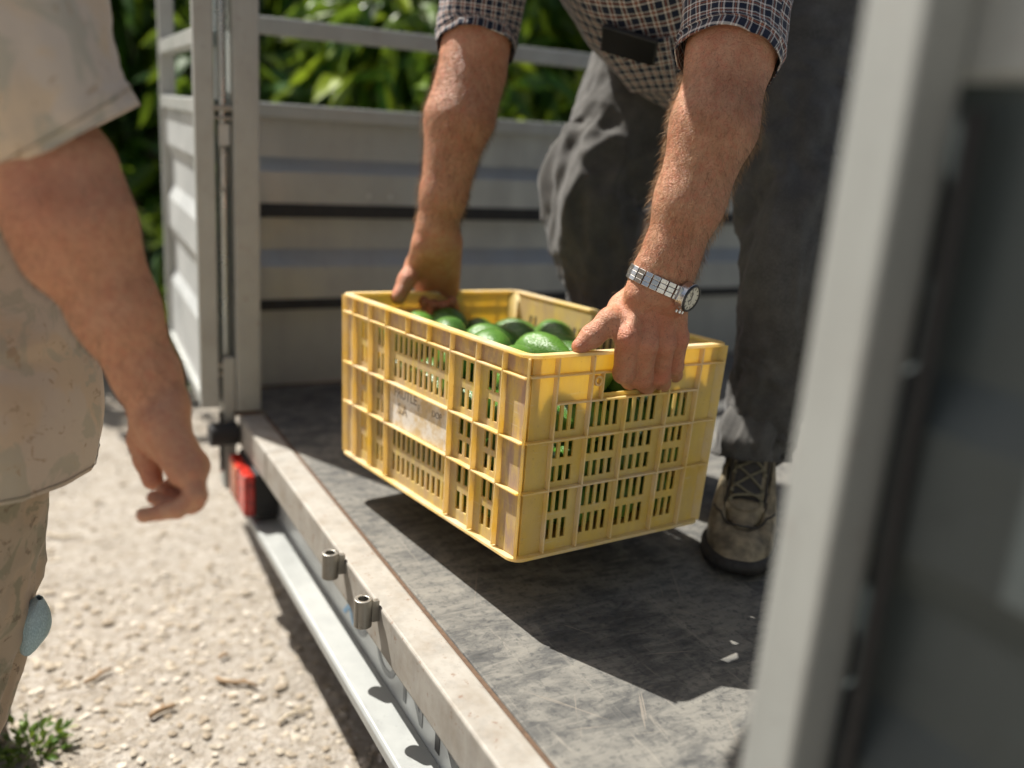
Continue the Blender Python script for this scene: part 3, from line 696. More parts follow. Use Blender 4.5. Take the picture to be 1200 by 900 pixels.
TOPA = [(489, 368, .84, .4, 'dark avocado beside the far hand\'s thumb'), (524, 379, .82, -.3, 'round avocado below the dark red fingertips'),
        (557, 371, .86, .25, 'long dark avocado near the crate\'s far end'), (592, 387, .79, 2.6, 'avocado half hidden between the speckled one and the long dark one'),
        (628, 380, .84, .0, 'long avocado lying highest in the middle of the crate'), (590, 397, .83, -.5, 'pale speckled avocado at the near long rim'),
        (625, 392, .80, .5, 'glossy avocado under the highest one'), (658, 400, .83, 1.2, 'large avocado by the near hand\'s thumb'), (716, 402, .80, .8, 'avocado just showing under the near hand'),
        (668, 372, .68, .9, 'avocado in shade at the far long side'), (604, 371, .82, .3, 'small avocado at the far long side above the speckled one'), (646, 386, .87, .2, 'avocado between the highest one and the near hand'), (690, 391, .82, 1.0, 'avocado tucked behind the near hand\'s thumb'), (541, 371, .86, -.4, 'avocado beside the dark red fingertips'), (505, 360, .84, .9, 'avocado under the far hand near the far end wall'), (574, 384, .85, .1, 'avocado left of the pale speckled one at the near rim'), (612, 404, .82, -.4, 'avocado pressed against the near long rim'), (640, 404, .84, .6, 'avocado at the near rim left of the large one'), (588, 366, .80, .5, 'avocado lying at the foot of the far long side'), (545, 362, .74, 1.9, 'avocado at the far long side behind the long dark one')]
TP = []
for i, (u, v, zf, yw, lab) in enumerate(TOPA):
    q, t = hitlocal(u, v, 2, zf * CH); q[2] -= .012; TP.append([q[0], q[1], q[2], yw + RNG.normal() * .2])
TP = np.array(TP)
for it in range(400):                                      # push the fruit apart so that each lies beside its neighbours
    for i in range(len(TP)):
        for j in range(i + 1, len(TP)):
            best = None
            for si in (-1, 1):
                for sj in (-1, 1):
                    d = TP[i, :2] + si * .020 * np.array([math.cos(TP[i, 3]), math.sin(TP[i, 3])]) - TP[j, :2] - sj * .020 * np.array([math.cos(TP[j, 3]), math.sin(TP[j, 3])]); L_ = np.linalg.norm(d) + 1e-6
                    if best is None or L_ < best[0]: best = (L_, d)
            need = .057 if abs(TP[i, 2] - TP[j, 2]) < .03 else .045
            if best[0] < need: mv = best[1] / best[0] * (need - best[0]) * .25; TP[i, :2] += mv; TP[j, :2] -= mv
    TP[:, 0] = np.clip(TP[:, 0], -CL + .066, -.060); TP[:, 1] = np.clip(TP[:, 1], .060, CW - .060)
for i, (u, v, zf, yw, lab) in enumerate(TOPA):
    avocado(loc(*TP[i, :3]), TP[i, 3], RNG.normal() * .12, i * 1.3, (RNG.uniform(.84, .95), RNG.uniform(.86, .98)), lab, 'avocados on top in the crate')
for lay, (z, na, nb) in enumerate(((.046, 4, 4), (.104, 4, 4), (.156, 4, 4))):
    for i in range(na):
        for j in range(nb):
            a = -CL + .088 + (CL - .176) * i / (na - 1); b = .058 + (CW - .116) * j / (nb - 1)
            a = min(max(a + RNG.normal() * .006, -CL + .084), -.084); b = min(max(b + RNG.normal() * .004, .056), CW - .056)
            avocado(loc(a, b, z + RNG.normal() * .004), RNG.normal() * .10 + (math.pi if RNG.random() < .5 else 0), RNG.normal() * .08, RNG.uniform(0, 6), (RNG.uniform(.9, 1.0), RNG.uniform(.95, 1.08)), 'green avocado deep in the crate, seen only through its slots', 'avocados below the top layer')

for lay, z in enumerate((.046, .106, .160, .204)):
    for j in range(4):
        avocado(loc(-.051, ( .062 + .075 * j) + RNG.normal() * .003, z + (.016 if lay == 3 else 0)), math.pi / 2 + RNG.normal() * .06, RNG.normal() * .05, RNG.uniform(0, 6), (.70, .94), 'green avocado lying crosswise behind the near slotted end of the crate', 'avocados behind the near end')

# ================================================================ people: implicit bodies
class SDF:
    """round cones blended on a voxel grid, meshed with surface nets"""
    def __init__(s): s.p = []
    def cone(s, a, b, ra, rb, k=.008): s.p.append((np.array(a, float), np.array(b, float), ra, rb, k)); return s
    def chain(s, pts, rs, k=.008):
        for i in range(len(pts) - 1): s.cone(pts[i], pts[i + 1], rs[i], rs[i + 1], k)
        return s
    def ball(s, a, r, k=.008): return s.cone(a, np.array(a, float) + 1e-5, r, r, k)
    def mesh(s, h):
        lo = np.min([np.minimum(a - ra, b - rb) for a, b, ra, rb, k in s.p], 0) - 3 * h; hi = np.max([np.maximum(a + ra, b + rb) for a, b, ra, rb, k in s.p], 0) + 3 * h
        n = np.ceil((hi - lo) / h).astype(int) + 1
        D = np.full(n, 1e3, np.float32)
        for a, b, ra, rb, k in s.p:
            pad = k + 4 * h
            i0 = np.maximum(np.floor((np.minimum(a - ra, b - rb) - pad - lo) / h).astype(int), 0); i1 = np.minimum(np.ceil((np.maximum(a + ra, b + rb) + pad - lo) / h).astype(int) + 1, n)
            g = np.meshgrid(*[lo[q] + h * np.arange(i0[q], i1[q]) for q in range(3)], indexing='ij', sparse=True)
            d = b - a; L2 = max(d @ d, 1e-12); px, py, pz = g[0] - a[0], g[1] - a[1], g[2] - a[2]
            t = np.clip((px * d[0] + py * d[1] + pz * d[2]) / L2, 0, 1)
            r = np.sqrt((px - t * d[0]) ** 2 + (py - t * d[1]) ** 2 + (pz - t * d[2]) ** 2) - (ra + (rb - ra) * t)
            S = D[i0[0]:i1[0], i0[1]:i1[1], i0[2]:i1[2]]
            hh = np.maximum(k - np.abs(S - r), 0) / k
            D[i0[0]:i1[0], i0[1]:i1[1], i0[2]:i1[2]] = np.minimum(S, r) - hh * hh * k * .25
        I = D < 0
        c = [I[i:n[0] - 1 + i, j:n[1] - 1 + j, k:n[2] - 1 + k] for i in (0, 1) for j in (0, 1) for k in (0, 1)]
        sm = sum(x.astype(np.int8) for x in c); act = (sm > 0) & (sm < 8)
        vid = np.full(act.shape, -1, np.int64); ids = np.argwhere(act); vid[act] = np.arange(len(ids))
        acc = np.zeros((len(ids), 3)); cnt = np.zeros(len(ids)); offs = [(i, j, k) for i in (0, 1) for j in (0, 1) for k in (0, 1)]
        vals = [D[ids[:, 0] + o[0], ids[:, 1] + o[1], ids[:, 2] + o[2]].astype(float) for o in offs]
        for p in range(8):
            for q in range(p + 1, 8):
                if sum(abs(offs[p][x] - offs[q][x]) for x in range(3)) != 1: continue
                m = (vals[p] < 0) != (vals[q] < 0); tt = np.where(m, vals[p] / np.where(m, vals[p] - vals[q], 1), 0)
                for x in range(3): acc[:, x] += np.where(m, offs[p][x] + tt * (offs[q][x] - offs[p][x]), 0)
                cnt += m
        vs = lo + h * (ids + acc / cnt[:, None])
        fs = []
        for ax in range(3):
            u, w = [(1, 2), (2, 0), (0, 1)][ax]
            sl0 = [slice(1, -1)] * 3; sl0[ax] = slice(0, -1); sl1 = list(sl0); sl1[ax] = slice(1, None)
            A = I[tuple(sl0)]; B = I[tuple(sl1)]
            for flip, msk in ((False, A & ~B), (True, B & ~A)):
                e = np.argwhere(msk); off = np.ones(3, int); off[ax] = 0; e = e + off
                def cell(du, dw):
                    q = e.copy(); q[:, u] += du; q[:, w] += dw; return vid[q[:, 0], q[:, 1], q[:, 2]]
                Q = np.stack([cell(-1, -1), cell(0, -1), cell(0, 0), cell(-1, 0)], 1)
                fs.append(Q[:, ::-1] if flip else Q)
        return vs, np.concatenate(fs)
def relax(vs, fs, it=2, lam=.5):
    fs = np.asarray(fs); e = np.concatenate([fs[:, [0, 1]], fs[:, [1, 2]], fs[:, [2, 3]], fs[:, [3, 0]]]); e = np.concatenate([e, e[:, ::-1]])
    deg = np.bincount(e[:, 0], minlength=len(vs))[:, None]
    for i in range(it):
        for l in (lam, -lam * 1.03):
            a = np.zeros_like(vs)
            for x in range(3): a[:, x] = np.bincount(e[:, 0], weights=vs[e[:, 1], x], minlength=len(vs))
            vs = vs + l * (a / deg - vs)
    return vs
def vnormals(vs, fs):
    n = np.cross(vs[fs[:, 2]] - vs[fs[:, 0]], vs[fs[:, 3]] - vs[fs[:, 1]]); N = np.zeros_like(vs)
    for k in range(4):
        for x in range(3): N[:, x] += np.bincount(fs[:, k], weights=n[:, x], minlength=len(vs))
    return N / (np.linalg.norm(N, axis=1, keepdims=True) + 1e-12)
def body_mesh(name, pieces, mat, parent, blush):
    """pieces: (SDF, voxel, smoothing); all joined in one body mesh"""
    VS = []; FS = []; n = 0; parts = []
    for sdf, h, it in pieces:
        v, f = sdf.mesh(h); v = relax(v, f, it); parts.append((v, f)); VS.append(v); FS.append(f + n); n += len(v)
    v = np.concatenate(VS); f = np.concatenate(FS); b = np.zeros(len(v))
    for c, r in blush: b = np.maximum(b, np.exp(-np.sum((v - np.array(c)) ** 2, 1) / r ** 2))
    o = mesh_obj(name, v, f, mat, parent, smooth=True, attr={'blush': b}); return o, parts
def arm_hair(part, a, b, n, parent, mat, seed, lmin=.008, lmax=.017, fmin=0., fmax=1., w=.00013):
    v, f = part; rng = np.random.default_rng(seed); N = vnormals(v, f); d = (b - a); L = np.linalg.norm(d); d = d / L
    tt = ((v - a) @ d) / L; ok = np.where((tt > fmin) & (tt < fmax))[0]; pick = rng.choice(ok, n)
    p = v[pick] + rng.normal(size=(n, 3)) * .0008; nn = N[pick]; dirv = d + nn * rng.uniform(.35, 1.1, (n, 1)) + rng.normal(size=(n, 3)) * .35
    dirv /= np.linalg.norm(dirv, axis=1, keepdims=True); ln = rng.uniform(lmin, lmax, (n, 1)); sd = np.cross(dirv, rng.normal(size=(n, 3))); sd /= np.linalg.norm(sd, axis=1, keepdims=True)
    p1 = p + dirv * ln * .55; p2 = p + dirv * ln + d * ln * .18 - nn * ln * .12
    vs = np.stack([p - sd * w, p + sd * w, p1 - sd * w * .8, p1 + sd * w * .8, p2], 1).reshape(-1, 3); q = np.arange(n)[:, None] * 5
    fs = [tuple(x) for x in q + np.array([[0, 1, 3, 2]])] + [tuple(x) for x in q + np.array([[2, 3, 4]])]
    o = mesh_obj('arm_hair', vs, fs, mat, parent); o['kind'] = 'stuff'; return o
def catmull(P, m):
    P = np.array(P, float); n = len(P); out = []
    for i in range(n - 1):
        p0, p1, p2, p3 = P[max(i - 1, 0)], P[i], P[i + 1], P[min(i + 2, n - 1)]
        for j in range(m):
            t = j / m; out.append(.5 * (2 * p1 + (p2 - p0) * t + (2 * p0 - 5 * p1 + 4 * p2 - p3) * t * t + (-p0 + 3 * p1 - 3 * p2 + p3) * t ** 3))
    out.append(P[-1]); return np.array(out)
def loft(name, rings, mat, parent, ref, nseg=72, m=14, disp=None, thick=.0014, caps=False, uvrot=0.):
    """rings: (centre, radius along ref side, radius across); a cloth tube with folds and metric UVs"""
    R_ = catmull([[*c, ru, rv] for c, ru, rv in rings], m); C_ = R_[:, :3]; n = len(C_); ref = np.array(ref, float)
    s = np.concatenate([[0], np.cumsum(np.linalg.norm(np.diff(C_, axis=0), axis=1))]); vs = []; uv = []; rm = np.mean(R_[:, 3:])
    for i in range(n):
        t = C_[min(i + 2, n - 1)] - C_[max(i - 2, 0)]; t /= np.linalg.norm(t); eu = ref - t * (ref @ t); eu /= np.linalg.norm(eu); ev = np.cross(t, eu)
        for j in range(nseg):
            a = 2 * math.pi * j / nseg; dirn = eu * math.cos(a) + ev * math.sin(a); r = eu * math.cos(a) * R_[i, 3] + ev * math.sin(a) * R_[i, 4]
            p = C_[i] + r
            if disp: p = p + dirn * disp(a, s[i], s[-1], p)
            vs.append(p); U, W = a * rm, s[i]; uv.append((U * math.cos(uvrot) - W * math.sin(uvrot), U * math.sin(uvrot) + W * math.cos(uvrot)))
    fs = []; luv = []
    for i in range(n - 1):
        for j in range(nseg):
            l = (j + 1) % nseg; q = (i * nseg + j, i * nseg + l, (i + 1) * nseg + l, (i + 1) * nseg + j); fs.append(q)
            du = 2 * math.pi * rm if l == 0 else 0.
            for e, k in enumerate(q):
                x, y = uv[k]
                if l == 0 and e in (1, 2): x, y = x + du * math.cos(uvrot), y + du * math.sin(uvrot)
                luv.append((x, y))
    o = mesh_obj(name, vs, fs, mat, parent, smooth=True, uvs=luv, solid=thick, soff=-1)
    return o, (np.array(vs), fs)
def ridged(x, y, z):
    n = noise.noise(Vector((x, y, z))); return (1 - abs(n) * 2.2)
def bvh_of(d): return BVHTree.FromPolygons([V(p) for p in d[0]], d[1])
def cast(bvh, u, v):
    o = V(CAM_C); d = (V(at(u, v, 1)) - o).normalized(); return bvh.ray_cast(o, d)
def tshort(u, v): return hitlocal(u, v, 0, 0.)[1]
def tfar(u, v): return hitlocal(u, v, 0, -CL)[1]

# ---------------------------------------------------------------- the man in the trailer
MAN = empty('person', (.60, .62, 0)); tag(MAN, 'bending man in plaid shirt and charcoal trousers lifting the yellow crate', 'person')
LS, RS = np.array([.80, .40, 1.07]), np.array([.42, .27, 1.07]); PEL = np.array([.475, .69, .80]); HEAD = np.array([.615, -.06, 1.10])
# near (his left) arm and hand
def P(u, v, dt, ref=None): return at(u, v, (ref or tshort(760, 420)) + dt)
T0 = tshort(760, 425)
sl = SDF()
sl.chain([LS, at(862, 46, 1.105), at(853, 66, 1.10)], [.058, .050, .047], .02)
sl.chain([at(853, 66, 1.10), at(836, 148, 1.095), at(808, 236, 1.11), at(786, 300, 1.128), at(775, 333, 1.135)], [.046, .0490, .0405, .0335, .0300], .015)
sl.cone(at(876, 70, 1.105), at(850, 150, 1.10), .022, .030, .02); sl.ball(at(886, 82, 1.10), .013, .014)
sl.chain([at(762, 318, 1.128), at(752, 345, 1.13)], [.022, .022], .012); sl.cone(at(792, 318, 1.135), at(790, 350, 1.14), .021, .021, .012)
MC = {'i': (735, 396), 'm': (756, 403), 'r': (777, 403), 'p': (793, 396)}
wr = {'i': (755, 335), 'm': (767, 340), 'r': (780, 343), 'p': (791, 345)}
for k, dz in (('i', -.030), ('m', -.036), ('r', -.034), ('p', -.026)):
    sl.cone(at(*wr[k], T0 - .036), at(*MC[k], tshort(*MC[k]) + dz), .0170, .0132, .010)
    sl.ball(at(*MC[k], tshort(*MC[k]) + dz - .002), .0128, .010)
sl.cone(at(770, 345, T0 - .026), at(763, 388, T0 - .012), .026, .021, .015)
for k, pip, dip, tip, r in (('i', (731, 437), (738, 446), (742, 430), .0128), ('m', (752, 443), (757, 452), (760, 436), .0132), ('r', (773, 440), (776, 449), (778, 434), .0126), ('p', (790, 429), (791, 439), (791, 426), .0112)):
    dz = {'i': -.030, 'm': -.036, 'r': -.034, 'p': -.026}[k]
    m_ = at(*MC[k], tshort(*MC[k]) + dz); p_ = at(*pip, tshort(*pip) - .012); d_ = at(*dip, tshort(*dip) + .016); e_ = at(*tip, tshort(*tip) + .030)
    sl.chain([m_, p_], [.0150, r + .0006], .0055); sl.ball(p_, r + .0010, .004); sl.chain([p_, d_, e_], [r, r * .9, r * .8], .003)
th = [at(752, 343, T0 - .028), at(731, 361, T0 - .020), at(714, 376, tshort(700, 400) + .006), at(694, 394, tshort(690, 400) + .010), at(679, 406, tshort(684, 405) + .008)]
sl.chain(th, [.0195, .0175, .0138, .0124, .0098], .012); sl.ball(th[3], .0133, .004); sl.cone(at(742, 366, T0 - .022), at(733, 388, T0 - .022), .015, .013, .012)
for k in 'imr':   # extensor tendons
    sl.cone(at(*wr[k], T0 - .050), at(*MC[k], tshort(*MC[k]) + {'i': -.030, 'm': -.036, 'r': -.034}[k] - .0130), .0036, .0038, .005)
# far (his right) arm and hand
F0 = tfar(512, 345)
sr = SDF()
sr.chain([RS, at(561, 40, 1.455), at(556, 62, 1.455)], [.055, .048, .050], .02)
sr.chain([at(556, 62, 1.455), at(537, 140, 1.45), at(520, 228, 1.47), at(512, 268, 1.49), at(511, 285, 1.50)], [.050, .0515, .036, .0315, .031], .015)
sr.cone(at(572, 88, 1.455), at(555, 140, 1.455), .026, .028, .02)
for u, du in ((500, -.004), (512, 0), (524, .004)): sr.cone(at(u + 1, 284, 1.50), at(u, 338, F0 + .012), .024, .0215, .012)
for u, v0, q in ((498, 352, -4), (508, 356, 0), (519, 357, 2), (529, 352, 4)):
    a_ = at(u, 338, F0 + .022); b_ = at(u + q * .3, v0 + 10, F0 + .022); c_ = at(u + q * .4, v0 + 8, F0 - .012); e_ = at(u + q * .3, v0 + 1, F0 - .030)
    sr.chain([a_, b_, c_, e_], [.0125, .0112, .0105, .0088], .004)
tf = [at(498, 288, 1.49), at(488, 310, tfar(488, 346) - .010), at(477, 328, tfar(477, 346) - .018), at(469, 343, tfar(469, 346) - .018)]
sr.chain(tf, [.021, .0175, .0145, .0125], .008); sr.ball(at(466.5, 349, tfar(466, 347) - .018), .0112, .006)
# trunk, head and legs under the clothes
sb = SDF(); CH_ = (LS + RS) / 2
sb.chain([PEL, PEL * .45 + CH_ * .55, CH_ + np.array([0, .02, -.04])], [.125, .125, .12], .08); sb.chain([LS, CH_, RS], [.07, .08, .07], .06)
NK = np.array([.715, .125, 1.15]); sb.chain([CH_, NK, HEAD], [.06, .050, .055], .03)
fwd = np.array([.10, -.55, -.83]); fwd /= np.linalg.norm(fwd); hup = np.array([.05, -.80, .55]); hup -= fwd * (hup @ fwd); hup /= np.linalg.norm(hup); hsd = np.cross(fwd, hup)
sb.chain([HEAD - hup * .03, HEAD + hup * .045], [.074, .078], .03); sb.cone(HEAD - hup * .075 + fwd * .035, HEAD, .038, .06, .03); sb.cone(HEAD + fwd * .075 + hup * .012, HEAD + fwd * .100 - hup * .020, .009, .014, .012)
for sg in (-1, 1): sb.cone(HEAD + hsd * sg * .078 + hup * .015, HEAD + hsd * sg * .082 - hup * .025, .014, .010, .006); sb.ball(HEAD + fwd * .078 + hsd * sg * .032 + hup * .02, .011, .006)
sb.cone(HEAD + fwd * .085 - hup * .045 - hsd * .02, HEAD + fwd * .085 - hup * .045 + hsd * .02, .008, .008, .008)
LH, RH = np.array([.60, .735, .80]), np.array([.345, .655, .78])
LK, LA = at(926, 318, 1.40), np.array([.778, .586, .10]); RK, RA = at(698, 225, 1.66), np.array([.50, .545, .10])
sb.chain([LH, LK, LA], [.08, .052, .034], .03); sb.chain([RH, RK, RA], [.08, .052, .038], .03)
bl = [(at(*MC[k], tshort(*MC[k]) - .04), .017) for k in 'imrp'] + [(at(u, v, T0 - .01), .016) for u, v in ((729, 437), (752, 446), (775, 443), (791, 431))] + [(th[3], .014), (th[4], .014), (at(760, 380, T0 - .04), .03), (tf[2], .02), (tf[3], .02), (at(512, 320, F0), .045)] + [(at(u, 358, F0 - .03), .03) for u in (505, 522)]
body, prt = body_mesh('body', [(sl, .0021, 1), (sr, .0026, 1), (sb, .012, 2)], M['skin_a'], MAN, bl)
arm_hair(prt[0], at(853, 60, 1.10), at(776, 328, 1.135), 6500, MAN, M['hair_arm'], 3, fmin=.12, fmax=.98, w=.00011)
arm_hair(prt[0], at(853, 60, 1.10), at(776, 328, 1.135), 4200, MAN, M['hair_dark'], 4, fmin=.05, fmax=.95, w=.00008)
arm_hair(prt[0], at(776, 328, 1.135), at(762, 400, 1.135), 500, MAN, M['hair_arm'], 9, fmin=.0, fmax=.8, lmin=.004, lmax=.009, w=.0001)
arm_hair(prt[1], at(556, 55, 1.455), at(512, 268, 1.49), 4200, MAN, M['hair_dark'], 5, fmin=.08, fmax=.98, w=.00012)
arm_hair(prt[1], at(556, 55, 1.455), at(512, 268, 1.49), 3600, MAN, M['hair_arm'], 6, fmin=.1, fmax=.98, w=.00010)
hs = SDF(); hs.chain([HEAD + hup * .01 - fwd * .022, HEAD + hup * .052 - fwd * .004], [.083, .080], .03)
hv, hf = hs.mesh(.008); mesh_obj('hair', hv, hf, M['hair_head'], MAN, smooth=True)
# shirt: trunk, two sleeves, pocket
def fold(amp, fs, fa, seed, skew=1.5, wide=1.):
    def d(a, s, L, p):
        k = ridged(math.cos(a) * fa * wide + s * skew, math.sin(a) * fa * wide, s * fs + seed) + .5 * ridged(math.cos(a) * fa * 2, math.sin(a) * fa * 2 + seed, s * fs * 2.1)
        return amp * (k - .9)
    return d
BAX = (CH_ - PEL) / np.linalg.norm(CH_ - PEL)
side = LS - RS; side = side / np.linalg.norm(side)
dn = np.array([.05, -.35, -.9]); lf = -CAM_R[0]
shirt, sd_ = loft('shirt', [(PEL - BAX * .03 + dn * .015, .170, .150), (PEL + BAX * .10 + dn * .034 + lf * .02, .180, .162), (PEL + BAX * .22 + dn * .030 + lf * .035, .188, .155), (PEL + BAX * .36 + lf * .04, .200, .140), (CH_ + BAX * .0, .215, .115), (CH_ + BAX * .075 + np.array([0, 0, .03]), .11, .085), (NK + BAX * .01, .068, .068)], M['plaid'], MAN, side, nseg=110, m=16, disp=fold(.0055, 9, 2.0, 3.3), uvrot=.12)
def slev(amp, seed):
    f = fold(amp, 14, 1.6, seed)
    return lambda a, s, L, p: f(a, s, L, p) + (.0025 if abs(s - (L - .018)) < .0035 else 0)
loft('sleeve', [(LS + np.array([-.05, -.01, .02]), .078, .075), (LS, .075, .072), (LS * .5 + at(862, 46, 1.105) * .5, .070, .068), (at(860, 30, 1.11), .064, .064), (at(852, 72, 1.10), .063, .063)], M['plaid'], shirt, (1, .2, 0), nseg=64, m=12, disp=slev(.003, 1.1), uvrot=.05)
loft('sleeve', [(RS + np.array([.05, .02, .02]), .078, .078), (RS, .076, .074), (RS * .5 + at(561, 40, 1.455) * .5, .070, .070), (at(562, 22, 1.46), .065, .066), (at(557, 58, 1.455), .064, .064)], M['plaid'], shirt, (1, .2, 0), nseg=64, m=12, disp=slev(.003, 5.1), uvrot=-.06)
# trousers
def legd(seed, amp=.011):
    f = fold(amp, 7, 1.3, seed, 3.0); g = fold(amp * .8, 16, 1.0, seed + 9, 2.0); h = fold(amp * .28, 26, 2.6, seed + 4, 5.0)
    def d(a, s, L, p):
        q = s / L; knee = math.exp(-((q - .48) / .12) ** 2); low = max(0, (q - .62) / .38); top = max(0, .25 - q) * 3
        return f(a, s, L, p) * (.45 + knee + top) + g(a, s, L, p) * (knee * .8 + low * 1.3) + h(a, s, L, p)
    return d
tr, trd = loft('trousers', [(PEL + BAX * .09, .165, .125), (PEL - BAX * .02, .170, .132), (PEL - BAX * .08 + np.array([0, -.01, -.05]), .165, .130), (PEL - BAX * .10 + np.array([.0, -.015, -.14]), .13, .10)], M['trouser'], MAN, side, nseg=80, m=12, disp=fold(.004, 8, 1.5, 2.))
_, LEGA = loft('trouser_leg', [(LH + np.array([-.02, .02, .06]), .115, .125), (LH * .75 + LK * .25 + np.array([.0, .0, -.01]), .104, .115), (LH * .4 + LK * .6, .092, .100), (LK + np.array([0, -.005, 0]), .078, .084), (LK * .6 + LA * .4 + np.array([0, .015, 0]), .070, .075), (LK * .22 + LA * .78 + np.array([0, .01, 0]), .060, .066), (LA + np.array([.008, -.006, .062]), .058, .066), (LA + np.array([.014, -.012, .032]), .060, .069)], M['trouser'], tr, (1, .5, 0), nseg=110, m=22, disp=legd(4.2))
_, LEGB = loft('trouser_leg', [(RH + np.array([.0, .03, .07]), .125, .125), (RH * .7 + RK * .3 + np.array([0, 0, .01]), .110, .112), (RH * .3 + RK * .7, .100, .100), (RK + np.array([0, -.005, -.02]), .090, .092), (RK * .6 + RA * .4, .080, .082), (RK * .2 + RA * .8, .066, .07), (RA + np.array([0, 0, .03]), .056, .062)], M['trouser'], tr, (1, .5, 0), nseg=110, m=22, disp=legd(8.7))
def ring_seam(d, nseg, back, parent, mat, r=.0008, off=.0012):
    vs, fs = d; n = len(vs) // nseg; k = n - 1 - back; R_ = vs[k * nseg:(k + 1) * nseg]; c = R_.mean(0)
    pts = [p + (p - c) / np.linalg.norm(p - c) * off for p in R_]; MB().tube(pts + [pts[0]], r, 5).build('stitching', mat, parent, smooth=True)
def side_seam(d, nseg, j, parent, mat, r=.0014):
    vs, fs = d; n = len(vs) // nseg; pts = []
    for k in range(n): R_ = vs[k * nseg:(k + 1) * nseg]; c = R_.mean(0); p = R_[j]; pts.append(p + (p - c) / np.linalg.norm(p - c) * .0006)
    MB().tube(pts, r, 5).build('seam', mat, parent, smooth=True)
side_seam(LEGA, 110, 104, tr, M['trouser']); side_seam(LEGB, 110, 88, tr, M['trouser'])
ring_seam(LEGA, 110, 5, tr, M['trouser']); 
